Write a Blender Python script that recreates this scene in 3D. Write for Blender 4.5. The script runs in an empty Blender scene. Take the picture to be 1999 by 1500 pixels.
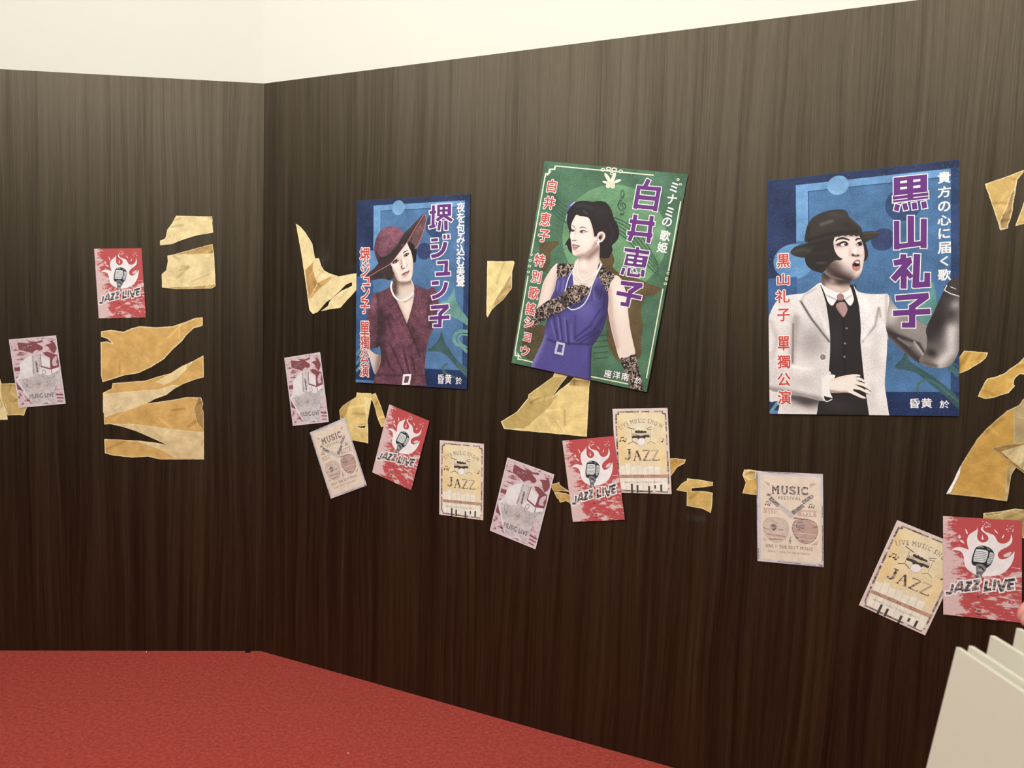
import bpy, math, random
import numpy as np
from mathutils import Matrix, Vector, noise as mnoise
from mathutils.geometry import delaunay_2d_cdt

random.seed(7)
rng = np.random.default_rng(7)
scene = bpy.context.scene
COL = scene.collection

# ------------------------------------------------------------------ camera
EYE = 1.5884
FPX, PITCH, ROLL = 1499.883, -0.088309, 0.034061
cp, sp, cr, sr = math.cos(PITCH), math.sin(PITCH), math.cos(ROLL), math.sin(ROLL)
_r = np.array([1.0, 0, 0]); CF = np.array([0, cp, sp]); _u = np.cross(_r, CF)
CR = cr * _r + sr * _u; CU = -sr * _r + cr * _u
EYEP = np.array([0, 0, EYE])
cam = bpy.data.cameras.new('camera'); camo = bpy.data.objects.new('camera', cam); COL.objects.link(camo)
cam.sensor_width = 36.0; cam.lens = FPX / 1999 * 36.0; cam.clip_start = 0.05
camo.matrix_world = Matrix(((CR[0], CU[0], -CF[0], 0), (CR[1], CU[1], -CF[1], 0), (CR[2], CU[2], -CF[2], EYE), (0, 0, 0, 1)))
cam.dof.use_dof = True; cam.dof.focus_distance = 3.0; cam.dof.aperture_fstop = 6.5
scene.camera = camo

# ------------------------------------------------------------------ light and exposure
scene.view_settings.view_transform = 'Standard'
scene.view_settings.look = 'None'
scene.view_settings.exposure = 0.30
scene.view_settings.gamma = 1.0
scene.view_settings.use_curve_mapping = False
scene.cycles.use_denoising = True
scene.cycles.max_bounces = 8
world = bpy.data.worlds.new('world'); scene.world = world; world.use_nodes = True
world.node_tree.nodes['Background'].inputs[0].default_value = (1.0, 0.95, 0.87, 1)
world.node_tree.nodes['Background'].inputs[1].default_value = 0.0
CEIL = 4.3
LAMPC = (1.0, 1.0, 0.985)
def lamp(name, x, y, z, sx, sy, watts, col=LAMPC, spread=180, aim=None):
    l = bpy.data.lights.new(name, 'AREA'); l.shape = 'RECTANGLE'; l.size = sx; l.size_y = sy; l.energy = watts; l.color = col
    l.spread = math.radians(spread)
    o = bpy.data.objects.new(name, l); COL.objects.link(o); o.location = (x, y, z)
    if aim: o.rotation_euler = (Vector(aim) - Vector((x, y, z))).to_track_quat('-Z', 'Y').to_euler()
    return o
for lx, ly, wd, w, yaw in ((0.25, 0.85, 3.2, 22, -25.2), (-2.0, 1.6, 1.6, 5, -4.1)):      # lamp tracks run parallel to the two panelled walls
    o = lamp('track_lamp', lx, ly, 4.0, wd, .25, w, spread=140)
    o.rotation_euler = (math.radians(48), 0, math.radians(yaw))
for lx, ly, wd, w, ax, ay in ((-3.7, .6, 2.2, 24, .0, 2.9), (-3.6, -1.3, 1.6, 22, 1.0, 2.4), (-2.6, -1.8, 2.0, 28, -2.2, 3.5), (.4, -2.0, 1.6, 26, 1.4, 2.2)):
    lamp('sheen_fill_lamp', lx, ly, 4.0, wd, .5, w, spread=130, aim=(ax, ay, 2.0))  # added lamps, placed where their reflection puts sheen on the upper panels
lamp('back_wall_fill_lamp', 0, -1.8, 4.1, 3.0, .3, 60, spread=140).rotation_euler = (math.radians(-55), 0, 0)  # added fill, brightens the unseen back wall that the panels reflect

# ------------------------------------------------------------------ materials
def lin(c):
    c = np.asarray(c, float) / 255.0
    return np.where(c <= 0.04045, c / 12.92, ((c + 0.055) / 1.055) ** 2.4)
def L4(c): return (*lin(c), 1.0)
class NT:
    """small node-tree writer"""
    def __init__(s, name, rough=.6, spec=.3):
        s.m = bpy.data.materials.new(name); s.m.use_nodes = True; s.t = s.m.node_tree
        s.b = s.t.nodes['Principled BSDF']; s.b.inputs['Roughness'].default_value = rough
        s.b.inputs['Specular IOR Level'].default_value = spec
    def n(s, typ, **kw):
        nd = s.t.nodes.new(typ)
        for k, v in kw.items():
            if k.startswith('_'): setattr(nd, k[1:], v)
            else:
                k2 = int(k[1:]) if k[0] == 'i' and k[1:].isdigit() else k
                if isinstance(v, bpy.types.NodeSocket): s.t.links.new(v, nd.inputs[k2])
                else: nd.inputs[k2].default_value = v
        return nd
    def noise(s, vec, scale, detail=3, rough=.5, dist=0):
        return s.n('ShaderNodeTexNoise', Vector=vec, Scale=scale, Detail=detail, Roughness=rough, Distortion=dist).outputs['Fac']
    def map(s, vec, sc): return s.n('ShaderNodeMapping', Vector=vec, Scale=sc).outputs[0]
    def obj(s): return s.n('ShaderNodeTexCoord').outputs['Object']
    def math(s, op, a, b=0.0, c=0.0, clamp=False): 
        return s.n('ShaderNodeMath', _operation=op, _use_clamp=clamp, i0=a, i1=b, i2=c).outputs[0]
    def ramp(s, fac, stops):
        r = s.n('ShaderNodeValToRGB', Fac=fac); e = r.color_ramp.elements
        while len(e) < len(stops): e.new(.5)
        for k, (p, c) in zip(e, stops): k.position = p; k.color = c if hasattr(c, '__len__') else (c, c, c, 1)
        return r.outputs[0]
    def mix(s, f, a, b, mode='MIX'):
        return s.n('ShaderNodeMix', _data_type='RGBA', _blend_type=mode, i0=f, i6=a, i7=b).outputs[2]
    def base(s, c): s.t.links.new(c, s.b.inputs['Base Color'])
    def bump(s, h, strength, dist=.002):
        s.t.links.new(s.n('ShaderNodeBump', Height=h, Strength=strength, Distance=dist).outputs[0], s.b.inputs['Normal'])
    def ink(s): return s.n('ShaderNodeAttribute', _attribute_name='ink').outputs['Color']

def plain(name, col, rough=.6, spec=.3):
    t = NT(name, rough, spec); t.b.inputs['Base Color'].default_value = L4(col); return t.m

def wood():
    t = NT('dark_walnut_laminate', .45, .74); v = t.obj()
    w = t.noise(t.map(v, (3, 3, .5)), 1.0, 2, .5)
    warp = t.n('ShaderNodeVectorMath', _operation='MULTIPLY_ADD', i0=t.n('ShaderNodeCombineXYZ', X=w, Y=0.0, Z=0.0).outputs[0], i1=(.13, 0, 0), i2=v).outputs[0]
    a = t.noise(t.map(warp, (42, 1, .7)), 1.0, 5, .62)
    b = t.noise(t.map(warp, (230, 1, 1.6)), 1.0, 3, .65)
    c = t.noise(t.map(warp, (11, 1, .3)), 1.0, 2, .5)
    d = t.noise(t.map(v, (900, 1, 14)), 1.0, 2, .6)
    g = t.math('ADD', t.math('MULTIPLY', a, .46), t.math('ADD', t.math('MULTIPLY', b, .32), t.math('MULTIPLY', c, .22)))
    col = t.ramp(g, [(.34, (.0028, .0014, .0005, 1)), (.46, (.0092, .0054, .0022, 1)), (.54, (.0188, .0120, .0054, 1)), (.68, (.042, .0285, .0142, 1))])
    pore = t.ramp(d, [(.3, .45), (.62, 1.0)])
    t.base(t.mix(.6, col, pore, 'MULTIPLY'))
    tint = t.ramp(g, [(.34, (.56, .43, .28, 1)), (.5, (.92, .76, .53, 1)), (.68, (1.0, .88, .66, 1))])
    t.t.links.new(t.mix(.35, tint, pore, 'MULTIPLY'), t.b.inputs['Specular Tint'])
    t.bump(b, .05, .001)
    return t.m
def carpet():
    t = NT('red_needle_felt_carpet', .95, .1); v = t.obj()
    a = t.noise(v, 260, 3, .7); b = t.noise(v, 70, 3, .6); c = t.noise(v, 900, 1, .5)
    f = t.math('ADD', t.math('MULTIPLY', a, .5), t.math('MULTIPLY', b, .5))
    col = t.ramp(f, [(.3, (.29, .038, .028, 1)), (.5, (.46, .070, .054, 1)), (.7, (.62, .125, .10, 1))])
    fl = t.ramp(c, [(.74, 0.0), (.80, 1.0)])
    t.base(t.mix(t.math('MULTIPLY', fl, .25), col, (.75, .35, .28, 1)))
    t.bump(a, .5, .003); return t.m
def paint(name, col):
    t = NT(name, .75, .2); v = t.obj()
    t.base(t.mix(t.noise(v, 2.0, 3), L4(col), L4([x - 4 for x in col]))); t.bump(t.noise(v, 300, 2), .05, .0005); return t.m

def ink_mat(name, kind):
    """printed paper: the print's own colour, broken by grain and rubbed-off specks"""
    t = NT(name, .55, .18); v = t.obj(); c = t.ink()
    g = t.noise(v, 900, 2, .6)
    if kind == 'flat':
        c = t.mix(1.0, c, t.ramp(g, [(.25, .80), (.75, 1.12)]), 'MULTIPLY')
    elif kind == 'stock':            # mottled poster ground
        m = t.noise(v, 9, 4, .65); f = t.noise(v, 420, 3, .7)
        c = t.mix(1.0, c, t.ramp(m, [(.3, .52), (.5, .86), (.7, 1.16)]), 'MULTIPLY')
        c = t.mix(1.0, c, t.ramp(f, [(.3, .58), (.7, 1.42)]), 'MULTIPLY')
        sp_ = t.noise(v, 150, 3, .95); sq = t.noise(v, 12, 2, .5)
        c = t.mix(t.math('MULTIPLY', t.ramp(sp_, [(.60, 0.0), (.70, .5)]), t.ramp(sq, [(.42, .25), (.6, 1.0)])), c, (.50, .56, .54, 1))
    elif kind == 'cloth':            # grainy photographed cloth
        f = t.noise(v, 330, 4, .8); m = t.noise(v, 14, 3, .5)
        c = t.mix(1.0, c, t.ramp(f, [(.25, .62), (.75, 1.30)]), 'MULTIPLY')
        c = t.mix(1.0, c, t.ramp(m, [(.3, .88), (.7, 1.1)]), 'MULTIPLY')
    elif kind == 'paisley':
        d = t.noise(v, 88, 2, .5, 2.8)
        ring = t.math('ABSOLUTE', t.math('SUBTRACT', d, .5))
        k = t.ramp(ring, [(.0, 1.0), (.03, .85), (.06, 0.0)])
        lo = t.ramp(t.noise(v, 34, 2), [(.36, .2), (.58, 1.0)])
        c = t.mix(t.math('MULTIPLY', k, t.math('MULTIPLY', lo, .8)), c, t.mix(1.0, c, (3.4, 3.1, 3.2, 1), 'MULTIPLY'))
        c = t.mix(1.0, c, t.ramp(g, [(.25, .72), (.75, 1.2)]), 'MULTIPLY')
    elif kind == 'lace':
        d = t.noise(v, 84, 2, .5, 2.0); e = t.noise(v, 46, 2, .5, .8)
        k = t.math('MULTIPLY', t.ramp(d, [(.50, 0.0), (.55, .95), (.62, .9), (.66, .15)]), t.ramp(e, [(.42, .25), (.52, 1.0)]))
        c = t.mix(k, c, L4((214, 192, 174)))
        c = t.mix(1.0, c, t.ramp(g, [(.25, .7), (.75, 1.2)]), 'MULTIPLY')
    elif kind == 'worn':             # half-rubbed-off lettering
        d = t.noise(t.map(v, (60, 160, 1)), 1.0, 3, .65)
        c = t.mix(t.ramp(d, [(.47, 0.0), (.56, .75)]), c, L4((196, 180, 172)))
    elif kind == 'sketch':           # scratchy pen drawing
        d = t.noise(v, 150, 3, .6, 1.5); ring = t.math('ABSOLUTE', t.math('SUBTRACT', d, .5))
        m = t.ramp(t.noise(v, 40, 3, .6), [(.42, .1), (.6, .95)])
        c = t.mix(t.math('MULTIPLY', t.ramp(ring, [(0.0, 1.0), (.022, .8), (.04, 0.0)]), m), c, L4((104, 88, 88)))
        c = t.mix(t.ramp(t.noise(v, 120, 3, .7), [(.6, 0.0), (.68, .6)]), c, L4((236, 226, 220)))
    elif kind == 'aged':             # pale handbill stock
        m = t.noise(v, 22, 4, .7)
        c = t.mix(1.0, c, t.ramp(m, [(.3, .86), (.7, 1.08)]), 'MULTIPLY')
        c = t.mix(1.0, c, t.ramp(g, [(.25, .9), (.75, 1.06)]), 'MULTIPLY')
    elif kind in ('scuffed_red', 'scuffed_maroon'):
        red = kind == 'scuffed_red'
        sx = t.n('ShaderNodeSeparateXYZ', Vector=v)
        st = t.noise(t.map(v, (28, 150, 1)), 1.0, 5, .75, .4)
        bl = t.noise(t.map(v, (55, 80, 1)), 1.0, 5, .8)
        if red:   # bare paper at the left edge and in streaks lower down
            gx = t.math('MULTIPLY', t.math('ADD', sx.outputs[0], .058), -3.6)
            gx = t.math('MAXIMUM', gx, -.075)
            gy = t.math('MULTIPLY', t.math('ADD', sx.outputs[1], -.015), -1.1)
            gy = t.math('MAXIMUM', t.math('MINIMUM', gy, .045), -.10)
            big = t.math('MULTIPLY', t.math('SUBTRACT', t.noise(t.map(v, (17, 26, 1)), 1.0, 2, .5), .5), .42)
            f = t.math('ADD', t.math('ADD', t.math('ADD', t.math('MULTIPLY', st, .58), t.math('MULTIPLY', bl, .42)), big), t.math('ADD', gx, gy))
            k = t.ramp(f, [(.502, 0.0), (.517, 1.0)])
            c = t.mix(k, c, L4((224, 198, 196)))
            fl = t.noise(t.map(v, (70, 420, 1)), 1.0, 3, .7)
            c = t.mix(t.math('MULTIPLY', t.ramp(fl, [(.64, 0.0), (.68, .8)]), k), c, L4((92, 66, 66)))
        else:
            big = t.math('MULTIPLY', t.math('SUBTRACT', t.noise(t.map(v, (20, 30, 1)), 1.0, 2, .5), .5), .3)
            f = t.math('ADD', big, t.math('ADD', t.math('MULTIPLY', st, .5), t.math('MULTIPLY', bl, .5)))
            c = t.mix(t.ramp(f, [(.535, 0.0), (.56, .9)]), c, L4((158, 104, 102)))
            c = t.mix(t.ramp(t.noise(t.map(v, (90, 160, 1)), 1.0, 4, .75), [(.60, 0.0), (.66, .7)]), c, L4((112, 70, 72)))
        c = t.mix(1.0, c, t.ramp(g, [(.25, .9), (.75, 1.06)]), 'MULTIPLY')
    elif kind == 'gold':             # old brown paper
        m = t.noise(v, 24, 4, .6); f = t.noise(v, 320, 4, .75)
        c = t.mix(1.0, c, t.ramp(m, [(.3, .84), (.7, 1.12)]), 'MULTIPLY')
        c = t.mix(1.0, c, t.ramp(f, [(.3, .84), (.7, 1.14)]), 'MULTIPLY')
        t.b.inputs['Roughness'].default_value = .7; t.b.inputs['Specular IOR Level'].default_value = .2
        t.bump(t.noise(v, 45, 4, .65), .5, .004)
    t.base(c); return t.m
M = {k: ink_mat('print_' + k, k) for k in ('flat', 'stock', 'cloth', 'paisley', 'lace', 'worn', 'aged', 'scuffed_red', 'scuffed_maroon', 'gold', 'sketch')}
def stain():
    t = NT('dried_glue_stain', .8, .1); v = t.obj()
    t.b.inputs['Base Color'].default_value = (.085, .075, .06, 1)
    k = t.math('MULTIPLY', t.ink(), t.ramp(t.noise(t.map(v, (70, 70, 18)), 1.0, 4, .7), [(.38, 0.0), (.62, 1.0)]))
    t.t.links.new(k, t.b.inputs['Alpha']); return t.m
M['stain'] = stain(); M['wood'] = wood(); M['carpet'] = carpet(); M['white'] = paint('cream_wall_paint', (217, 218, 205)); M['ceil'] = paint('ceiling_paint', (244, 240, 228))
M['board'] = plain('white_card', (226, 223, 204), .6, .25)
M['skin'] = plain('skin', (226, 160, 148), .55, .3)
M['sleeve'] = plain('dark_sleeve_cloth', (40, 40, 44), .9, .1)
M['tape'] = plain('black_tape', (18, 16, 15), .6, .3)
M['crumb'] = plain('white_paper_crumb', (235, 225, 215), .8, .1)

# ------------------------------------------------------------------ mesh helpers
def link(name, me, mat, parent=None):
    o = bpy.data.objects.new(name, me); COL.objects.link(o)
    if mat is not None: me.materials.append(mat)
    if parent is not None: o.parent = parent
    return o
def empty(name):
    o = bpy.data.objects.new(name, None); COL.objects.link(o); o.empty_display_size = .05; return o
def tag(o, label=None, cat=None, group=None, kind=None):
    for k, v in (('label', label), ('category', cat), ('group', group), ('kind', kind)):
        if v: o[k] = v
    return o
def mesh(name, v, f, cols=None):
    me = bpy.data.meshes.new(name); me.from_pydata([tuple(map(float, p)) for p in v], [], [tuple(map(int, q)) for q in f]); 
    if cols is not None:
        a = me.color_attributes.new('ink', 'FLOAT_COLOR', 'POINT')
        a.data.foreach_set('color', np.c_[np.asarray(cols, float), np.ones(len(v))].astype(np.float32).ravel())
    me.update(); return me
def box(name, lo, hi, mat, parent=None):
    x0, y0, z0 = lo; x1, y1, z1 = hi
    v = [(x0, y0, z0), (x1, y0, z0), (x1, y1, z0), (x0, y1, z0), (x0, y0, z1), (x1, y0, z1), (x1, y1, z1), (x0, y1, z1)]
    f = [(3, 2, 1, 0), (4, 5, 6, 7), (0, 1, 5, 4), (1, 2, 6, 5), (2, 3, 7, 6), (3, 0, 4, 7)]
    return link(name, mesh(name, v, f), mat, parent)

# ------------------------------------------------------------------ the two panelled walls (frames: origin corner, D along, N to the room)
AZR, AZL = -0.44047, -0.07229
CORNER = np.array([-1.120876, 3.437962, 0.0])
DR = np.array([math.cos(AZR), math.sin(AZR), 0]); NR = np.array([DR[1], -DR[0], 0])
DL = np.array([math.cos(AZL), -math.sin(AZL), 0]); NL = np.array([DL[1], -DL[0], 0])
if NR @ (EYEP - CORNER) < 0: NR = -NR
if NL @ (EYEP - CORNER) < 0: NL = -NL
WALL = {'R': (DR, NR), 'L': (DL, NL)}
ZV = np.array([0, 0, 1.0])
PANEL_H = 2.5583
def wmat(w, s, z, th=0, off=0.0, tilt=0.0):
    D, N = WALL[w]
    X = D * math.cos(th) + ZV * math.sin(th); Y = -D * math.sin(th) + ZV * math.cos(th)
    Y2 = Y * math.cos(tilt) - N * math.sin(tilt); N2 = N * math.cos(tilt) + Y * math.sin(tilt)
    p = CORNER + D * s + ZV * z + N * off
    return Matrix(((X[0], Y2[0], N2[0], p[0]), (X[1], Y2[1], N2[1], p[1]), (X[2], Y2[2], N2[2], p[2]), (0, 0, 0, 1)))
def on_wall(w, pts):
    """where the sight lines through photo points meet a wall: (along, height) in metres"""
    D, N = WALL[w]; out = []
    for x, y in pts:
        d = (x - 999.5) / FPX * CR - (y - 750) / FPX * CU + CF
        k = ((CORNER - EYEP) @ N) / (d @ N); P = EYEP + d * k - CORNER
        out.append((P @ D, P[2]))
    return np.array(out)
def wall_obj(name, w, s0, s1, z0, z1, mat):
    o = box(name, (s0, z0, -.03), (s1, z1, 0), mat); o.matrix_world = wmat(w, 0, 0)
    # grain runs along local z in the wood material, so give it wall axes x along, z up
    tag(o, kind='structure'); return o
def wall_box(name, w, s0, s1, z0, z1, mat, back=-.03, front=0.0):
    """box in axes x = along, y = into the room (negated), z = up"""
    D, N = WALL[w]
    o = box(name, (s0, -front, z0), (s1, -back, z1), mat)
    o.matrix_world = Matrix(((D[0], -N[0], 0, CORNER[0]), (D[1], -N[1], 0, CORNER[1]), (D[2], -N[2], 1, 0), (0, 0, 0, 1)))
    return tag(o, kind='structure')
wall_box('wall_left', 'L', -3.2, 0.0, 0, PANEL_H, M['wood'])
wall_box('wall_right', 'R', 0.0, 5.0, 0, PANEL_H, M['wood'])
wall_box('wall_upper_left', 'L', -3.2, 0.0, PANEL_H, CEIL, M['white'])
wall_box('wall_upper_right', 'R', 0.0, 5.0, PANEL_H, CEIL, M['white'])
tag(box('floor', (-4.6, -3.6, -.05), (4.2, 4.3, 0), M['carpet']), kind='structure')
tag(box('ceiling', (-4.6, -3.6, CEIL), (4.2, 4.3, CEIL + .05), M['ceil']), kind='structure')
for nm, lo, hi in (('wall_back', (-4.4, -3.45, 0), (3.5, -3.4, PANEL_H)), ('wall_side_left', (-4.35, -3.4, 0), (-4.3, 3.75, PANEL_H)), ('wall_side_right', (3.4, -3.4, 0), (3.45, 1.35, PANEL_H))):
    tag(box(nm, lo, hi, M['wood']), kind='structure')
    tag(box(nm.replace('wall_', 'wall_upper_'), (lo[0], lo[1], PANEL_H), (hi[0], hi[1], CEIL), M['white']), kind='structure')
# ------------------------------------------------------------------ drawing engine: prints are laid on the sheet as real, thin layers of ink
FR = {  # measuring frames: photo origin and magnification in which outlines were taken
 'A1': (680, 360, 3.5731), 'A1f': (730, 450, 10.7167), 'T1': (830, 390, 5.7692), 'A1d': (690, 560, 7.5),
 'A2': (980, 300, 3.1263), 'A2f': (1090, 380, 8.3308), 'A2g': (1030, 540, 9.3765), 'T2': (1190, 330, 5.1733), 'A2t': (1050, 310, 6.6633), 'A2a': (1160, 600, 8.825),
 'A3': (1480, 300, 2.8857), 'A3f': (1540, 400, 7.5), 'A3h': (1640, 680, 12.5), 'A3e': (1720, 540, 6.8177), 'T3': (1730, 320, 4.5467), 'A3c': (1495, 550, 5.6604),
 'FL': (1820, 990, 6.25), 'ML': (0, 640, 7.893), 'DR': (720, 780, 6.0), 'FE': (1440, 900, 6.82),
 'g1': (160, 400, 6.25), 'g2': (180, 600, 4.8375), 'g3': (560, 420, 7.143), 'g4': (930, 490, 10.0), 'g5': (650, 750, 11.54), 'g6': (1060, 920, 18.75),
 'g7': (1860, 660, 10.714), 'g8': (1830, 770, 5.172), 'g9': (1900, 310, 9.375), 'g10': (1090, 780, 6.0), 'g11': (1440, 900, 6.82), 'g12': (940, 720, 4.1667), 'g13': (0, 730, 15.0), 'px': (0, 0, 1.0)}
def ph(fr, pts):
    x, y, s = FR[fr]; return np.asarray(pts, float).reshape(-1, 2) / s + (x, y)
def homography(src, dst):
    A, b = [], []
    for (x, y), (u, v) in zip(src, dst):
        A += [[x, y, 1, 0, 0, 0, -u * x, -u * y], [0, 0, 0, x, y, 1, -v * x, -v * y]]; b += [u, v]
    return np.append(np.linalg.solve(np.array(A, float), np.array(b, float)), 1).reshape(3, 3)
def happly(H, p):
    q = np.c_[p, np.ones(len(p))] @ H.T; return q[:, :2] / q[:, 2:]
def smooth(p, n=5, closed=True):
    """Catmull-Rom through the points; a point given twice stays a corner"""
    p = np.asarray(p, float); N = len(p); out = []
    for i in range(N if closed else N - 1):
        p0, p1 = p[(i - 1) % N if closed else max(i - 1, 0)], p[i]
        p2 = p[(i + 1) % N if closed else i + 1]; p3 = p[(i + 2) % N if closed else min(i + 2, N - 1)]
        if np.allclose(p1, p2): continue
        if np.allclose(p0, p1): p0 = p1 - (p2 - p1) * .3
        if np.allclose(p2, p3): p3 = p2 + (p2 - p1) * .3
        for t in np.arange(n) / n:
            out.append(.5 * (2 * p1 + (p2 - p0) * t + (2 * p0 - 5 * p1 + 4 * p2 - p3) * t * t + (3 * p1 - p0 - 3 * p2 + p3) * t ** 3))
    if not closed: out.append(p[-1])
    return np.array(out)
def resample(p, d):
    out = []
    for a, b in zip(p, np.roll(p, -1, 0)):
        k = max(1, int(np.hypot(*(b - a)) / d)); out += [a + (b - a) * t for t in np.arange(k) / k]
    return np.array(out)
def inside(p, loop):
    x, y = p[:, 0], p[:, 1]; r = np.zeros(len(p), bool)
    for (x0, y0), (x1, y1) in zip(loop, np.roll(loop, -1, 0)):
        if y0 == y1: continue
        c = (y0 > y) != (y1 > y); r ^= c & (x < (x1 - x0) * (y - y0) / (y1 - y0) + x0)
    return r
def region(p, loops, union):
    r = np.zeros(len(p), bool)
    for l in loops: r = (r | inside(p, l)) if union else (r ^ inside(p, l))
    return r
def triangulate(loops, union=False, dense=0):
    if dense: loops = [resample(l, dense) for l in loops]
    V, E = [], []
    for l in loops:
        k = len(V); V += [Vector(q) for q in l]; E += [(k + i, k + (i + 1) % len(l)) for i in range(len(l))]
    if dense:
        allp = np.vstack(loops); lo, hi = allp.min(0), allp.max(0)
        gx, gy = np.meshgrid(np.arange(lo[0], hi[0], dense), np.arange(lo[1], hi[1], dense * .87))
        gx[1::2] += dense / 2; g = np.c_[gx.ravel(), gy.ravel()]
        g += rng.uniform(-.08, .08, g.shape) * dense
        V += [Vector(q) for q in g[region(g, loops, union)]]
    r = delaunay_2d_cdt(V, E, [], 0, 1e-6)
    v = np.array([(q.x, q.y) for q in r[0]]); t = np.array([q for q in r[2] if len(q) == 3], int)
    if not len(t): return v, t
    t = t[region(v[t].mean(1), loops, union)]
    a = v[t]; ar = (a[:, 1, 0] - a[:, 0, 0]) * (a[:, 2, 1] - a[:, 0, 1]) - (a[:, 2, 0] - a[:, 0, 0]) * (a[:, 1, 1] - a[:, 0, 1])
    return v, t[np.abs(ar) > 1e-12]
def ribbon(p, w, ext=0.0):
    """outline of a stroke of width w (a number, or one width per point) with flat ends"""
    p = np.asarray(p, float); w = np.broadcast_to(np.asarray(w, float), (len(p),)).copy()
    if ext:
        a = p[0] - p[1]; b = p[-1] - p[-2]; p = p.copy()
        p[0] += a / np.hypot(*a) * ext; p[-1] += b / np.hypot(*b) * ext
    d = np.diff(p, axis=0); d /= np.hypot(d[:, 0], d[:, 1])[:, None] + 1e-12; n = np.c_[-d[:, 1], d[:, 0]]
    nn = np.vstack([n[:1], n[:-1] + n[1:], n[-1:]]); nn /= np.maximum((nn ** 2).sum(1, keepdims=True), .5)
    nn[1:-1] *= 2; nn[0] = n[0]; nn[-1] = n[-1]
    return np.vstack([p + nn * w[:, None] / 2, (p - nn * w[:, None] / 2)[::-1]])
_fc = bpy.data.curves.new('lettering', 'FONT'); _fc.resolution_u = 3; _fo = bpy.data.objects.new('lettering', _fc); COL.objects.link(_fo)
_gl = {}
def _eval(ch, mode):
    _fc.body = ch; _fc.fill_mode = mode; dg = bpy.context.evaluated_depsgraph_get(); dg.update()
    e = _fo.evaluated_get(dg); me = e.to_mesh()
    r = np.array([(q.co.x, q.co.y) for q in me.vertices]).reshape(-1, 2), [tuple(q.vertices) for q in me.polygons], [tuple(q.vertices) for q in me.edges]
    e.to_mesh_clear(); return r
def contours(ch):
    v, _, E = _eval(ch, 'NONE'); nb = {}
    for a, b in E: nb.setdefault(a, []).append(b); nb.setdefault(b, []).append(a)
    out, seen = [], set()
    for s0 in nb:
        if s0 in seen: continue
        l, p, c = [], None, s0
        while c not in seen:
            seen.add(c); l.append(c); nx = [q for q in nb[c] if q != p]; p, c = c, (nx[0] if nx else s0)
        if len(l) > 2: out.append(v[l])
    return out
def glyph(ch, bold=0.0):
    """flat triangles of a character in em units; bold swells every contour by that much"""
    k = (ch, bold)
    if k not in _gl:
        if not bold:
            v, P, _ = _eval(ch, 'FRONT'); t = [(q[0], q[i], q[i + 1]) for q in P for i in range(1, len(q) - 1)]
        else:
            C = contours(ch); R = []; an = np.arange(8) * math.pi / 4; disc = np.c_[np.cos(an), np.sin(an)] * bold
            for c in C:
                c = c[np.hypot(*(c - np.roll(c, 1, 0)).T) > 1e-4]
                for a, b in zip(c, np.roll(c, -1, 0)): R += [ribbon([a, b], 2 * bold), disc + a]
            V, E = [], []
            for l in C + R:
                n = len(V); V += [Vector(q) for q in l]; E += [(n + i, n + (i + 1) % len(l)) for i in range(len(l))]
            r = delaunay_2d_cdt(V, E, [], 0, 1e-6); v = np.array([(q.x, q.y) for q in r[0]]); t = np.array([q for q in r[2] if len(q) == 3], int)
            m = v[t].mean(1); t = t[region(m, C, False) | region(m, R, True)]
        _gl[k] = (v, np.array(t, int).reshape(-1, 3))
    return _gl[k]
def shade(pts, col, ops, fr):
    """colour of the printed picture at photo points: a ground colour and soft-edged touches"""
    c = np.tile(np.asarray(col, float), (len(pts), 1))
    for op in ops:
        s = FR[op[-1]][2] if isinstance(op[-1], str) else FR[fr][2]; f = op[-1] if isinstance(op[-1], str) else fr
        if op[0] == 'b':                                            # ('b', x, y, rx, ry, angle, colour, strength)
            _, x, y, rx, ry, an, cc, al = op[:8]; q = pts - ph(f, [(x, y)])[0]; a = math.radians(an)
            u = (q[:, 0] * math.cos(a) + q[:, 1] * math.sin(a)) / (rx / s); w = (-q[:, 0] * math.sin(a) + q[:, 1] * math.cos(a)) / (ry / s)
            k = np.exp(-(u * u + w * w)) * al
        else:                                                       # ('s', points, width, colour, strength)
            _, l, wd, cc, al = op[:5]; l = ph(f, l); d = np.full(len(pts), 1e9)
            for a, b in zip(l[:-1], l[1:]):
                ab = b - a; t = np.clip(((pts - a) @ ab) / max(ab @ ab, 1e-9), 0, 1); d = np.minimum(d, np.hypot(*(pts - a - t[:, None] * ab).T))
            k = np.exp(-(d / (wd / s / 1.6)) ** 2) * al
        c += (np.asarray(cc, float) - c) * k[:, None]
    return c
LAYER = 0.000010
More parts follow.
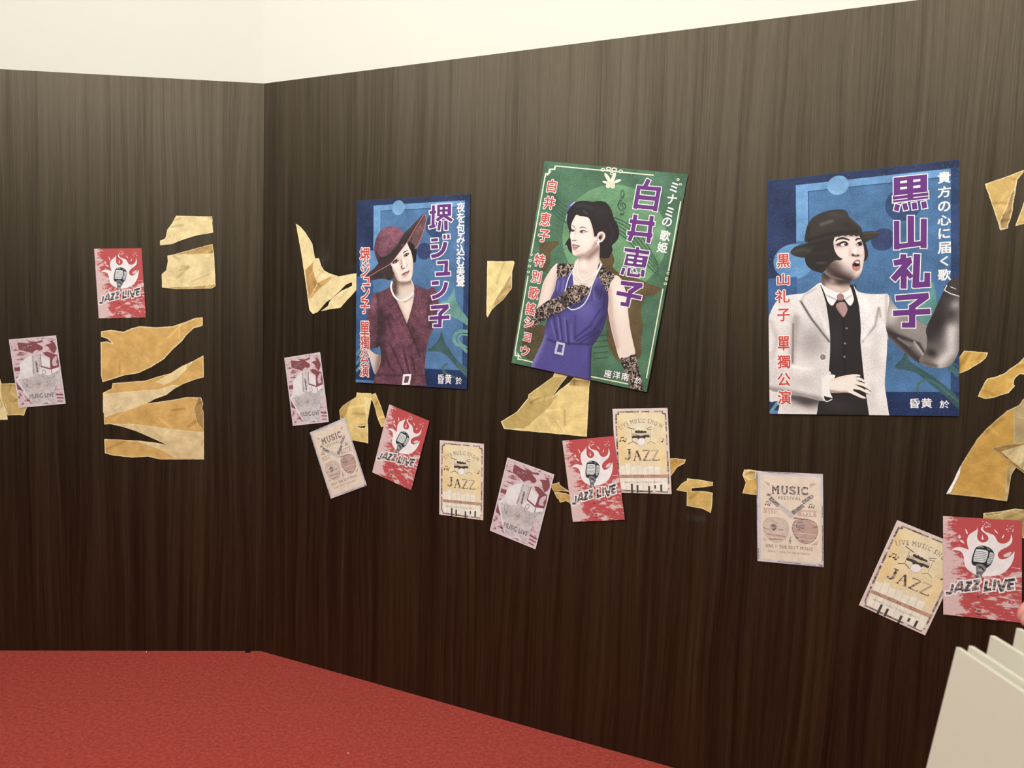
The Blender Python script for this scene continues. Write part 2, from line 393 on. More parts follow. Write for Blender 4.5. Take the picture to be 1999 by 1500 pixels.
class Art:
    def __init__(s, corners, w, h, gain=1.0, sat=1.0):
        s.sat = sat
        s.w, s.h, s.gain = w, h, np.asarray(gain, float)
        s.H = homography(corners, [(-w / 2, h / 2), (w / 2, h / 2), (w / 2, -h / 2), (-w / 2, -h / 2)])
        s.z = .0003; s.parts = {}; s.order = []; s.unit = w / math.hypot(corners[1][0] - corners[0][0], corners[1][1] - corners[0][1])
    def tone(s, c):
        c = np.clip(np.asarray(c, float), 0, 255); y = c @ np.array([.3, .59, .11]); c = y[..., None] + (c - y[..., None]) * s.sat
        return np.clip(lin(np.clip(c, 0, 255)) * s.gain, 0, .93)
    def part(s, name, mat='flat', parent=None, label=None):
        s.cur = name
        if name not in s.parts: s.parts[name] = dict(v=[], t=[], c=[], mat=mat, parent=parent, n=0, label=label); s.order.append(name)
        return s
    def loc(s, fr, pts): return happly(s.H, ph(fr, pts))
    def put(s, v, t, col):
        if not len(t): return
        P = s.parts[s.cur]; s.z += LAYER
        v = np.clip(v, (-s.w / 2 + .0002, -s.h / 2 + .0002), (s.w / 2 - .0002, s.h / 2 - .0002))
        a = v[t]; flip = ((a[:, 1, 0] - a[:, 0, 0]) * (a[:, 2, 1] - a[:, 0, 1]) - (a[:, 2, 0] - a[:, 0, 0]) * (a[:, 1, 1] - a[:, 0, 1])) < 0
        t = t.copy(); t[flip] = t[flip][:, ::-1]
        P['v'].append(np.c_[v, np.full(len(v), s.z)]); P['t'].append(t + P['n']); P['n'] += len(v)
        c = np.broadcast_to(np.asarray(col, float), (len(v), 3)); P['c'].append(s.tone(c))
    def fill(s, fr, pts, col, sm=0, holes=(), dense=0, ops=()):
        loops = [ph(fr, smooth(l, sm) if sm else l) for l in (pts, *holes)]
        v, t = triangulate(loops, False, dense)
        s.put(happly(s.H, v), t, shade(v, col, ops, fr) if len(ops) else col)
    def strokes(s, fr, L, col, grow=0.0, sm=0, ext=0.0):
        loops = []
        for p, w in L:
            q = smooth(p, sm, False) if sm and len(p) > 2 else np.asarray(p, float)
            if not np.isscalar(w) and len(w) != len(q): w = np.interp(np.linspace(0, 1, len(q)), np.linspace(0, 1, len(w)), w)
            loops.append(ph(fr, ribbon(q, np.asarray(w, float) + 2 * grow, grow + ext)))
        v, t = triangulate(loops, True); s.put(happly(s.H, v), t, col)
    def polys(s, fr, L, col, grow=0.0):
        """several polygons at once, each optionally widened by an edge stroke"""
        loops = [ph(fr, l) for l in L]
        if grow: loops += [ph(fr, ribbon([a, b], 2 * grow, grow)) for l in L for a, b in zip(l, list(l[1:]) + [l[0]])]
        v, t = triangulate(loops, True); s.put(happly(s.H, v), t, col)
    def ell(s, fr, x, y, rx, ry, col, rot=0, ring=0, n=28, dense=0, ops=()):
        a = np.linspace(0, 2 * math.pi, n, endpoint=False); c, q = math.cos(math.radians(rot)), math.sin(math.radians(rot))
        f = lambda k: np.c_[x + (rx - k) * np.cos(a) * c - (ry - k) * np.sin(a) * q, y + (rx - k) * np.cos(a) * q + (ry - k) * np.sin(a) * c]
        s.fill(fr, f(0), col, 0, [f(ring)] if ring else (), dense, ops)
    def glyphs(s, fr, L, col, bold=0.0, rot=0.0, slant=0.0):
        """characters by centre and size in frame units, upright on the sheet"""
        sc = s.unit / FR[fr][2]; V, T, n = [], [], 0
        for ch, x, y, w, h in L:
            v0, _ = glyph(ch, 0.0); v, t = glyph(ch, bold); lo, hi = v0.min(0), v0.max(0)
            q = (v - (lo + hi) / 2) * (np.array([w, h]) * sc / np.maximum(hi - lo, .05)); q[:, 0] += slant * q[:, 1]
            a = math.radians(rot); q = q @ np.array([[math.cos(a), math.sin(a)], [-math.sin(a), math.cos(a)]])
            V.append(q + s.loc(fr, [(x, y)])[0]); T.append(t + n); n += len(v)
        s.put(np.vstack(V), np.vstack(T), col)
    SERIF = dict(A=((0, 1), ()), B=((.1,), (.1,)), D=((.1,), (.1,)), E=((.1,), (.1,)), F=((.1,), (.1,)), G=((), ()), H=((.08, .92), (.08, .92)), I=((.5,), (.5,)), L=((.1,), (.1,)), M=((.05, .95), (.05, .95)), N=((.08,), (.08, .92)), R=((.1, .95), (.1,)), T=((.5,), ()), U=((), (.1, .9)), V=((), (.04, .96)), W=((), (.03, .97)), Y=((.5,), (.04, .96)), **{'1': ((.7,), ())})
    def slab(s, ch, v, t):
        """adds slab feet to a plain capital"""
        x0, x1 = v[:, 0].min(), v[:, 0].max(); y1 = v[:, 1].max(); V, T, n = [v], [t], len(v)
        for y, xs in zip((0.0, y1), s.SERIF.get(ch, ((), ()))):
            for f in xs:
                x = x0 + (x1 - x0) * f; a, b = (y, y + .06) if y == 0 else (y - .06, y)
                V.append(np.array([(x - .13, a), (x + .13, a), (x + .13, b), (x - .13, b)])); T.append(np.array([(0, 1, 2), (0, 2, 3)]) + n); n += 4
        return np.vstack(V), np.vstack(T)
    def text(s, fr, st, p0, p1, h, col, bold=0.0, slant=0.0, arc=0.0, serif=False):
        """a line of roman lettering from p0 to p1 (baseline), optionally arched"""
        a, b = s.loc(fr, [p0, p1]); d = b - a; Ln = np.hypot(*d); d /= Ln; u = np.array([-d[1], d[0]]); sc = s.unit / FR[fr][2]
        adv = []
        for ch in st:
            if ch == ' ': adv.append(.34)
            else: v, _ = glyph(ch); adv.append(np.ptp(v[:, 0]) + (.26 if serif else .12))
        tot = sum(adv); k = Ln / tot; x = 0; V, T, n = [], [], 0
        for ch, w in zip(st, adv):
            if ch != ' ':
                v0, _ = glyph(ch); v, t = glyph(ch, bold)
                if serif: v, t = s.slab(ch, v, t)
                qx = (v[:, 0] - v0[:, 0].min() + (.13 if serif else .06) + x) * k; qy = v[:, 1] / .72 * h * sc; qx = qx + slant * qy
                if arc:
                    f = (x + w / 2) * k / Ln * 2 - 1; an = -f * arc; cx = (x + w / 2) * k
                    lx, ly = qx - cx, qy; R = Ln / 2 / math.sin(arc)
                    bx = Ln / 2 + R * math.sin(f * arc); by = R * (math.cos(f * arc) - math.cos(arc))
                    qx = bx + lx * math.cos(an) - ly * math.sin(an); qy = by + lx * math.sin(an) + ly * math.cos(an)
                V.append(a + qx[:, None] * d + qy[:, None] * u); T.append(t + n); n += len(v)
            x += w
        s.put(np.vstack(V), np.vstack(T), col)
    def note(s, fr, x, y, h, col, pair=False, flip=1):
        """a quaver, or two joined ones, h tall with its head at (x, y)"""
        r = h * .17
        for k in ((0, 1) if pair else (0,)):
            X = x + k * h * .62; Y = y - k * h * .05
            s.ell(fr, X, Y, r * 1.25, r, col, -20, n=14); s.strokes(fr, [([(X + r * 1.05, Y), (X + r * 1.05, Y - h * .8)], h * .075)], col)
        if pair: s.strokes(fr, [([(x + r, y - h * .74), (x + r * 1.1 + h * .62, y - h * .79)], h * .16)], col)
        else: s.strokes(fr, [([(x + r, y - h * .8), (x + r + h * .2, y - h * .55), (x + r + h * .16, y - h * .3)], [h * .05, h * .12, h * .03])], col, 0, 3)
    def clef(s, fr, x, y, h, col):
        k = h / 280.0; q = [(128, 388), (116, 362), (138, 345), (166, 365), (168, 400), (140, 426), (104, 410), (92, 372), (110, 330), (146, 284), (156, 240), (140, 212), (122, 240), (126, 290), (140, 380), (152, 440), (142, 474), (128, 470)]
        s.strokes(fr, [([(x + (a - 130) * k, y + (b - 345) * k) for a, b in q], [6 * k] + [12 * k] * 6 + [16 * k] * 3 + [9 * k] * 8)], col, 0, 4); s.ell(fr, x - 3 * k, y + 122 * k, 15 * k, 14 * k, col)
    def build(s, name, sheet_mat, ground):
        root = empty(name); w, h = s.w / 2, s.h / 2; e = .00028
        v = [(-w, -h, 0), (w, -h, 0), (w, h, 0), (-w, h, 0), (-w, -h, e), (w, -h, e), (w, h, e), (-w, h, e)]
        f = [(3, 2, 1, 0), (4, 5, 6, 7), (0, 1, 5, 4), (1, 2, 6, 5), (2, 3, 7, 6), (3, 0, 4, 7)]
        link('sheet', mesh('sheet', v, f, np.tile(s.tone(ground), (8, 1))), M[sheet_mat], root)
        ob = {}
        for k in s.order:
            P = s.parts[k]
            if not P['v']: continue
            kn = k[:-2] if k.endswith('_b') else k
            ob[k] = link(kn, mesh(kn, np.vstack(P['v']), np.vstack(P['t']), np.vstack(P['c'])), M[P['mat']], ob.get(P['parent'], root))
            if P['label']: ob[k]['label'] = P['label']
        return root
def copy_tree(o, parent=None):
    c = o.copy(); COL.objects.link(c); c.parent = parent
    for ch in [q for q in bpy.data.objects if q.parent == o]: copy_tree(ch, c)
    return c
def hang(root, w, s, z, th, off=.0012, tilt=.004, h=.3):
    root.matrix_world = wmat(w, s, z + EYE, th, off + h / 2 * math.sin(tilt), tilt)
QUAD = {'P1': [(696.8, 391.3), (918.5, 381.8), (913.1, 758.5), (698.2, 745.7)], 'P2': [(1063.2, 315.4), (1346.9, 339), (1261.5, 764.5), (1001.1, 710.7)],
 'P3': [(1498, 353.7), (1873.6, 311.4), (1871.6, 811), (1502.5, 809.4)], 'F2': [(18.1, 661.8), (109, 655), (129, 790.1), (39.9, 796)],
 'F6': [(859.2, 860), (945.3, 866.7), (944.2, 1015.3), (858, 1004.5)], 'F10': [(1476.4, 919.1), (1607.4, 924.9), (1607.9, 1107), (1479.6, 1095.7)],
 'F12': [(1841.1, 1007.6), (1994.7, 1015.6), (1993.3, 1213.7), (1840.8, 1199.3)]}
# ------------------------------------------------------------------ big poster art
CREAM = (240, 226, 212); PURPLE = (104, 44, 124); RED = (208, 60, 48); NAVY = (38, 56, 98)
POSTER_INK = (1.22, 1.29, 1.34)
def uvq(q):
    (a, b, c, d) = [np.array(p, float) for p in q]
    return lambda P: [tuple((a * (1 - u) + b * u) * (1 - v) + (d * (1 - u) + c * u) * v) for u, v in P]
def uvc(q, u, v, r, n=30):
    f = uvq(q); a = np.linspace(0, 2 * math.pi, n, endpoint=False)
    return f([(u + r * math.cos(t), v + r / 1.41 * math.sin(t)) for t in a])
def blue_ground(A, q):
    f = uvq(q); A.part('ground_panels', 'stock')
    A.fill('px', f([(0, 0), (1, 0), (1, .032), (.15, .032), (.15, .25), (.15, 1), (0, 1)]), (36, 52, 92))
    A.fill('px', f([(.955, .03), (1, .03), (1, 1), (.955, 1)]), (42, 66, 112))
    A.fill('px', f([(.15, .032), (.955, .032), (.955, .062), (.212, .062), (.212, .27), (.15, .27)]), (96, 150, 200))
    A.fill('px', f([(.212, .062), (.94, .062), (.94, .066), (.218, .066), (.218, .30), (.212, .30)]), (44, 80, 132))
    A.fill('px', uvc(q, .135, .354, .106), (88, 142, 192))
    A.fill('px', uvc(q, .37, .051, .056), (112, 166, 212))
    A.fill('px', uvc(q, .709, .155, .095), (48, 72, 120)); A.fill('px', uvc(q, .603, .29, .064), (50, 66, 112))
    A.fill('px', f([(0, .42), (.15, .42), (.15, 1), (0, 1)]), (52, 92, 146))
    A.fill('px', f([(0, .906), (1, .906), (1, 1), (0, 1)]), (32, 52, 98))
    A.fill('px', f([(0, .985), (.16, .985), (.16, 1), (0, 1)]), (78, 118, 166))
def title(A, fr, strokes, solids=(), windows=(), grow=7):
    A.part('title_outline').strokes(fr, strokes, CREAM, grow)
    if len(solids): A.polys(fr, solids, CREAM, grow)
    A.part('title_lettering').strokes(fr, strokes, PURPLE)
    if len(solids): A.polys(fr, solids, PURPLE)
    if len(windows): A.part('title_outline'); A.polys(fr, windows, (244, 234, 228))
def columns(A, fr, L, cut, col, bold, eb):
    column(A, 'name', fr, L[:cut], col, bold, CREAM, eb); column(A, 'show', fr, L[cut:], col, bold, CREAM, eb)
def column(A, name, fr, L, col, bold, edge=None, eb=.06):
    if edge is not None: A.part(name + '_outline').glyphs(fr, L, edge, bold + eb)
    A.part(name + '_lettering').glyphs(fr, L, col, bold)

# --- woman in a wide maroon hat
A = Art(QUAD['P1'], .5312, .7507, POSTER_INK, .80); A.part('ground_panels', 'stock'); blue_ground(A, QUAD['P1'])
A.part('printed_horn', 'stock')
A.fill('A1', [(640, 838), (690, 815), (728, 770), (745, 722), (750, 790), (780, 860), (840, 945), (840, 990), (780, 950), (720, 925), (670, 900)], (96, 152, 138), 3)
A.part('printed_horn_b', 'stock'); A.fill('A1', [(655, 1030), (662, 1030), (675, 1090), (712, 1150), (760, 1220), (838, 1290), (838, 1345), (770, 1280), (700, 1200), (640, 1168), (562, 1162), (608, 1120), (640, 1080)], (58, 92, 92), 3)
A.part('horn_tube_print', 'stock'); A.strokes('A1', [([(838, 1030), (780, 1028), (745, 1065), (755, 1110), (800, 1135), (838, 1175)], 22), ([(838, 1055), (790, 1052), (772, 1080), (790, 1110), (838, 1140)], 12)], (100, 156, 142), 0, 4)
A.part('printed_horn_b', 'stock'); A.strokes('A1', [([(700, 1250), (670, 1270), (680, 1310), (740, 1340), (800, 1380)], 14), ([(760, 1240), (800, 1300), (838, 1330)], 10)], (66, 100, 100), 0, 4)
A.part('ground_panels', 'stock'); A.strokes('A1', [([(62, 1190), (95, 1150)], 26), ([(62, 1250), (110, 1200)], 22), ([(62, 1300), (120, 1250)], 26)], (84, 140, 140))
D1 = (86, 50, 60)
A.part('portrait', 'flat')
A.fill('A1', [(142, 1140), (175, 1165), (205, 1185), (238, 1190), (238, 1250), (222, 1290), (200, 1325), (175, 1260)], (206, 186, 172), 3, (), 1.6, [('s', [(235, 1180), (215, 1320)], 40, (120, 92, 82), .8)])
A.part('hair', 'flat', 'portrait')
A.fill('A1f', [(690, 300), (760, 240), (900, 370), (915, 480), (905, 570), (895, 665), (850, 690), (790, 640), (700, 420)], (38, 33, 32), 3)
A.fill('A1f', [(340, 700), (420, 840), (500, 1100), (430, 1110), (410, 1010), (330, 1045), (270, 1010), (200, 900)], (40, 34, 31), 3)
A.part('neck', 'flat', 'portrait')
A.fill('A1', [(330, 620), (440, 650), (452, 690), (470, 735), (482, 790), (462, 900), (425, 1000), (380, 930), (335, 830), (300, 750), (318, 690)], (214, 193, 174), 3, (), 1.1,
       [('s', [(322, 640), (335, 700), (330, 760)], 46, (72, 52, 46), .95), ('s', [(345, 655), (390, 700), (440, 680)], 36, (120, 90, 78), .85), ('b', 405, 730, 40, 22, 0, (214, 184, 160), .7), ('s', [(330, 780), (420, 970)], 14, (150, 120, 104), .5), ('b', 420, 850, 26, 60, 0, (240, 222, 202), .6), ('s', [(350, 800), (405, 822), (455, 790)], 12, (160, 128, 112), .6)])
A.part('face', 'flat', 'portrait')
A.fill('A1f', [(700, 270), (600, 400), (505, 525), (420, 610), (340, 690), (355, 730), (385, 800), (440, 900), (480, 1000), (540, 1070), (630, 1098), (720, 1088), (785, 1045), (822, 960), (836, 850), (842, 720), (825, 580), (790, 450), (750, 370)], (226, 205, 188), 4, (), .8,
       [('s', [(360, 740), (450, 930), (500, 1050)], 60, (150, 112, 96), .7), ('b', 640, 1110, 150, 34, 0, (136, 98, 84), .9), ('b', 590, 700, 34, 120, -8, (188, 150, 132), .75), ('b', 640, 660, 22, 130, -8, (248, 232, 218), .7), ('b', 480, 760, 90, 60, 0, (244, 226, 206), .5),
        ('s', [(600, 640), (612, 790)], 20, (160, 120, 104), .55), ('s', [(835, 620), (825, 940)], 26, (200, 172, 154), .6), ('b', 660, 560, 46, 36, -25, (180, 146, 130), .55), ('b', 470, 640, 80, 34, -25, (168, 130, 114), .6), ('b', 700, 1010, 60, 26, -10, (226, 198, 178), .7), ('b', 660, 985, 60, 18, -20, (176, 136, 118), .6)])
for fr_, pts, w in (('A1f', [(625, 492), (660, 462), (735, 425)], [9, 22, 7]), ('A1f', [(418, 660), (470, 628), (532, 585)], [7, 12, 4])): A.strokes(fr_, [(pts, w)], (48, 36, 34), 0, 4)
A.fill('A1f', [(404, 702), (430, 662), (490, 632), (538, 640), (530, 662), (495, 686), (440, 708)], (92, 68, 60), 3); A.ell('A1f', 484, 664, 24, 21, (22, 16, 16)); A.ell('A1f', 516, 656, 11, 6, (206, 186, 172), -20); A.ell('A1f', 450, 682, 9, 6, (206, 188, 174), -20); A.ell('A1f', 478, 657, 5, 5, (235, 228, 222)); A.strokes('A1f', [([(400, 706), (430, 660), (490, 628), (544, 640)], [4, 13, 14, 4])], (28, 20, 20), 0, 4)
A.fill('A1f', [(642, 548), (680, 506), (752, 490), (742, 526), (700, 556), (660, 562)], (104, 78, 68), 3); A.ell('A1f', 698, 530, 23, 20, (22, 16, 16)); A.ell('A1f', 727, 520, 10, 6, (206, 186, 172), -20); A.ell('A1f', 668, 545, 8, 6, (206, 188, 174), -20); A.ell('A1f', 692, 523, 5, 5, (235, 228, 222)); A.strokes('A1f', [([(638, 550), (682, 502), (762, 484)], [4, 14, 5])], (28, 20, 20), 0, 4)
A.strokes('A1f', [([(600, 755), (595, 795), (618, 822), (640, 805)], 15)], (70, 46, 42), 0, 4); A.ell('A1f', 655, 802, 18, 9, (66, 44, 40), -20); A.strokes('A1f', [([(700, 700), (718, 745), (700, 778)], 9)], (140, 104, 92), 0, 4)
A.fill('A1f', [(588, 945), (640, 905), (682, 880), (700, 884), (730, 860), (776, 848), (745, 890), (690, 910), (640, 935)], (140, 78, 74), 3); A.fill('A1f', [(600, 948), (650, 930), (700, 908), (750, 880), (762, 872), (735, 925), (690, 955), (640, 962)], (176, 112, 104), 3); A.ell('A1f', 695, 930, 24, 8, (226, 184, 172), -28)
A.part('hat', 'paisley', 'portrait')
A.fill('A1', [(130, 636), (190, 585), (225, 548), (240, 590), (300, 560), (322, 640), (300, 672), (250, 660), (190, 668), (150, 672), (118, 660)], (48, 40, 38), 3, (), 1.6, [('b', 140, 655, 30, 20, 0, (86, 54, 62), .7)])
A.fill('A1', [(540, 218), (550, 250), (540, 305), (515, 380), (472, 458), (465, 430), (430, 405), (420, 430), (425, 390), (470, 310), (515, 235)], (88, 58, 58), 3, (), 1.6, [('s', [(420, 430), (500, 270)], 26, (60, 44, 44), .7), ('b', 500, 330, 40, 40, 0, (112, 72, 66), .5)])
A.fill('A1', [(192, 490), (188, 430), (203, 370), (235, 322), (278, 299), (322, 297), (362, 312), (392, 346), (410, 400), (330, 520), (230, 560)], (104, 62, 74), 4, (), 1.4, [('s', [(195, 380), (195, 500), (230, 560)], 50, (70, 44, 50), .8), ('b', 320, 340, 60, 40, 20, (130, 76, 90), .7), ('s', [(240, 550), (400, 400)], 50, (72, 48, 50), .8)])
A.part('hat_brim', 'flat', 'portrait')
A.fill('A1', [(118, 652), (160, 610), (215, 556), (200, 480), (235, 510), (290, 490), (350, 420), (395, 345), (432, 310), (484, 256), (524, 218), (540, 222), (480, 310), (422, 402), (360, 480), (302, 556), (240, 592), (170, 634), (125, 660)], (64, 47, 47), 4, (), 1.4, [('s', [(230, 540), (330, 480), (420, 380)], 40, (52, 40, 40), .7), ('s', [(420, 320), (520, 226)], 30, (84, 56, 58), .7), ('b', 180, 600, 50, 24, -40, (78, 52, 56), .6)])
A.strokes('A1', [([(122, 660), (165, 637), (240, 592), (302, 556), (362, 480), (420, 402), (470, 316), (528, 226), (545, 228), (547, 262), (534, 320), (508, 392), (474, 456)], 4)], (196, 112, 122), 0, 4)
A.strokes('A1f', [([(585, 300), (600, 330), (630, 300), (615, 350), (585, 345)], 8)], (120, 96, 92), 0, 3)
A.part('dress', 'paisley', 'portrait')
FOLD = (50, 32, 38); HI = (128, 76, 92)
dops = [('s', [(210, 770), (222, 900), (225, 1130)], 16, FOLD, .8), ('s', [(236, 900), (235, 1150), (250, 1230)], 60, (52, 36, 40), .85), ('b', 185, 830, 30, 70, 0, (132, 78, 92), .7), ('s', [(285, 920), (300, 1000), (330, 1060)], 12, FOLD, .8), ('s', [(262, 930), (262, 1010)], 12, FOLD, .7), ('s', [(300, 910), (350, 990)], 10, FOLD, .7),
        ('s', [(420, 975), (470, 1090), (512, 1200)], 9, (40, 26, 30), .95), ('s', [(455, 1000), (520, 1180)], 40, (60, 38, 44), .6), ('s', [(300, 1110), (360, 1230), (400, 1320)], 10, FOLD, .8), ('s', [(400, 1160), (425, 1260), (440, 1320)], 9, FOLD, .8), ('s', [(450, 1200), (480, 1310)], 10, FOLD, .8), ('s', [(260, 1160), (300, 1270), (330, 1300)], 12, FOLD, .7), ('s', [(420, 1200), (450, 1310)], 7, HI, .6), ('s', [(380, 1150), (410, 1290)], 8, HI, .5),
        ('s', [(185, 1330), (380, 1330)], 10, (60, 38, 44), .7), ('s', [(460, 1335), (556, 1330)], 10, (60, 38, 44), .7), ('b', 360, 1040, 60, 90, 10, (116, 66, 82), .5), ('b', 520, 900, 40, 80, 0, (112, 64, 78), .5), ('s', [(565, 800), (575, 1000)], 26, (58, 36, 42), .7), ('s', [(320, 770), (415, 970)], 10, (58, 36, 42), .7), ('s', [(466, 770), (424, 970)], 9, (58, 36, 42), .7)]
A.fill('A1', [(318, 692), (300, 715), (255, 742), (205, 760), (180, 768), (162, 830), (142, 920), (135, 1020), (128, 1090), (160, 1140), (212, 1140), (232, 1132), (240, 1230), (222, 1290), (200, 1335), (184, 1388), (184, 1388), (370, 1395), (557, 1402), (557, 1402), (545, 1310), (545, 1250), (560, 1120), (580, 1055), (600, 1010), (618, 920), (636, 850), (632, 790), (610, 732), (590, 722), (560, 738), (510, 724), (462, 702), (468, 770), (452, 860), (419, 975), (419, 975), (372, 870), (330, 780), (314, 735)], D1, 4, (), 1.7, dops)
A.part('necklace', 'flat', 'portrait')
nk = smooth([(312, 686), (306, 720), (318, 762), (340, 795), (372, 812), (410, 808), (445, 782), (464, 745), (460, 705), (444, 672)], 5, False)
A.strokes('A1', [(nk, 8)], (206, 190, 176))
for x, y in resample(nk, 12)[:34]: A.ell('A1', x, y, 6.5, 6.5, (244, 234, 220), n=10)
A.part('belt_buckle', 'flat', 'portrait')
A.fill('A1', [(396, 1322), (453, 1320), (442, 1394), (387, 1396)], (240, 230, 226), 0, [[(408, 1336), (438, 1335), (430, 1380), (401, 1382)]])
T1s = [([(100, 75), (96, 310)], 34), ([(58, 156), (130, 150)], 34), ([(52, 322), (125, 306)], 34), ([(215, 190), (135, 246)], 34), ([(215, 190), (310, 252)], 34), ([(176, 250), (160, 360)], 32), ([(240, 250), (243, 355)], 38),
       ([(77, 468), (153, 462)], 34), ([(77, 545), (155, 540)], 42), (smooth([(80, 652), (160, 630), (215, 575), (238, 490)], 4, False), 44), ([(212, 432), (240, 430)], 46), ([(254, 430), (284, 428)], 46),
       ([(145, 722), (266, 714)], 36), ([(250, 712), (242, 845)], 40), ([(130, 850), (292, 843)], 42), ([(86, 952), (165, 946)], 42), (smooth([(92, 1112), (165, 1085), (222, 1030), (250, 940)], 4, False), 42),
       ([(78, 1222), (275, 1206)], 42), ([(268, 1212), (182, 1290)], 42), ([(182, 1280), (178, 1440)], 40), ([(106, 1424), (196, 1424)], 36), ([(62, 1342), (286, 1328)], 40)]
title(A, 'T1', T1s, [[(143, 68), (300, 62), (298, 196), (141, 200)]], [[(x - 13, y - 13), (x + 13, y - 13), (x + 13, y + 13), (x - 13, y + 13)] for x, y in ((188, 110), (246, 108), (187, 163), (245, 161))], 10)
columns(A, 'A1', [(c, x, y, w, h) for c, x, y, w, h in (('堺', 122, 496, 74, 88), ('ジ', 124, 600, 66, 80), ('ュ', 135, 680, 54, 46), ('ン', 127, 760, 60, 78), ('子', 125, 855, 66, 80), ('單', 126, 1012, 66, 92), ('獨', 127, 1105, 66, 80), ('公', 126, 1200, 66, 78), ('演', 126, 1295, 66, 80))], 5, RED, .018, .055)
column(A, 'tagline', 'A1', [(c, 788, y, 52, h) for c, y, h in (('夜', 170, 56), ('を', 243, 56), ('包', 320, 62), ('み', 393, 50), ('込', 467, 62), ('む', 543, 54), ('美', 612, 62), ('聲', 685, 62))], (236, 234, 226), .024)
column(A, 'venue', 'A1', [('昏', 657, 1355, 42, 56), ('黄', 706, 1355, 42, 56), ('於', 778, 1366, 40, 42)], (238, 234, 226), .014)
root = A.build('concert_poster', 'stock', (72, 116, 164))
tag(root, 'blue concert poster of a woman in a wide maroon hat and pearl necklace', 'poster', 'big singer posters on the wall')
hang(root, 'R', .7773, .0804, .016, h=.7507, off=.003, tilt=.006)

# --- singer in a violet dress
A = Art(QUAD['P2'], .5312, .7507, POSTER_INK, .80)
GR = (70, 112, 80)
A.part('ground_panels', 'stock')
A.ell('A2', 690, 520, 320, 330, (98, 148, 98), n=48)
A.fill('A2', [(240, 560), (330, 545), (350, 560), (320, 590), (300, 620), (290, 700), (250, 740), (225, 680), (230, 610)], (92, 76, 44), 4)
A.fill('A2', [(600, 650), (660, 600), (690, 660), (680, 700), (740, 750), (830, 770), (900, 800), (970, 830), (930, 870), (880, 880), (850, 960), (860, 1050), (850, 1150), (850, 1230), (800, 1270), (720, 1280), (660, 1200), (640, 1100), (640, 950), (620, 750)], (96, 76, 42), 4)
A.fill('A2', [(150, 1080), (270, 1060), (260, 1150), (200, 1260), (150, 1250), (130, 1180)], (90, 72, 40), 4)
for k in range(5):
    A.strokes('A2', [([(300 - k * 6, 205 + k * 26), (340, 290 + k * 26), (420, 345 + k * 24), (560, 375 + k * 22), (680, 395 + k * 20), (780, 440 + k * 26), (870, 530 + k * 34), (960, 690 + k * 16)], 7)], (54, 92, 66), 0, 4)
    A.strokes('A2', [([(560, 1120 + k * 34), (650, 1112 + k * 34)], 7), ([(225, 1115 + k * 34), (160, 1120 + k * 34)], 6)], (48, 84, 58))
A.part('treble_clef', 'flat')
A.clef('A2', 735, 304, 165, (50, 80, 60))
A.part('border_lines', 'flat'); BC = (214, 214, 176)
q2 = uvq(QUAD['P2'])
def bl(P, w=3.0): A.strokes('px', [(q2(P), w / 2)], BC)
A.strokes('A2', [([(325, 79), (935, 130)], 7), ([(262, 150), (182, 620)], 7), ([(162, 760), (88, 1215)], 7), ([(120, 1262), (205, 1282)], 7), ([(545, 1362), (770, 1405)], 7), ([(1100, 290), (1020, 720)], 7), ([(985, 830), (880, 1370)], 7)], BC)
A.strokes('A2', [([(262, 150), (268, 128), (285, 128), (290, 102), (322, 100), (325, 79)], 9), ([(275, 140), (300, 112)], 6), ([(90, 1215), (88, 1240), (108, 1242), (106, 1262), (122, 1264)], 9), ([(100, 1225), (125, 1255)], 6)], BC)
for x, y, r in ((620, 100, 14), (655, 92, 16), (690, 98, 18), (730, 108, 14), (675, 122, 12), (182, 630, 9), (175, 665, 10), (170, 700, 10), (164, 735, 9), (1018, 735, 10), (1010, 770, 12), (1000, 800, 10), (1085, 155, 10), (1100, 185, 9)): A.ell('A2', x, y, r, r * .8, BC, ring=r * .42, n=12)
A.part('flower_emblem', 'flat'); FC = (222, 216, 182)
for x, y, l, w, an in ((650, 150, 36, 11, 58), (684, 150, 36, 11, 112), (636, 178, 20, 8, 20), (708, 170, 26, 9, 158)): A.ell('A2', x, y, l, w, FC, an)
for x, y in ((652, 200), (680, 202), (666, 178), (655, 182), (680, 184)): A.ell('A2', x, y, 14, 14, FC, n=16); A.ell('A2', x, y, 8, 8, (150, 160, 120), ring=2.5, n=14)
SK = (220, 197, 179)
A.part('portrait_arm', 'flat')
A.fill('A2', [(345, 684), (312, 705), (280, 752), (255, 800), (238, 870), (225, 930), (205, 985), (240, 1000), (290, 945), (320, 870), (352, 770)], SK, 4, (), 1.4, [('s', [(345, 760), (300, 930)], 26, (180, 146, 130), .7), ('s', [(270, 780), (225, 940)], 16, (206, 178, 160), .5)])
A.part('portrait_arm_b', 'flat')
A.fill('A2', [(690, 752), (732, 775), (752, 830), (768, 900), (772, 980), (785, 1080), (802, 1160), (812, 1228), (770, 1250), (722, 1258), (692, 1170), (668, 1080), (652, 990), (640, 900), (648, 820)], SK, 4, (), 1.4, [('s', [(655, 840), (665, 1000), (700, 1180)], 30, (186, 150, 134), .75), ('s', [(765, 880), (790, 1090)], 14, (206, 176, 158), .6), ('b', 720, 900, 30, 110, -8, (242, 224, 208), .6)])
A.part('hair', 'flat')
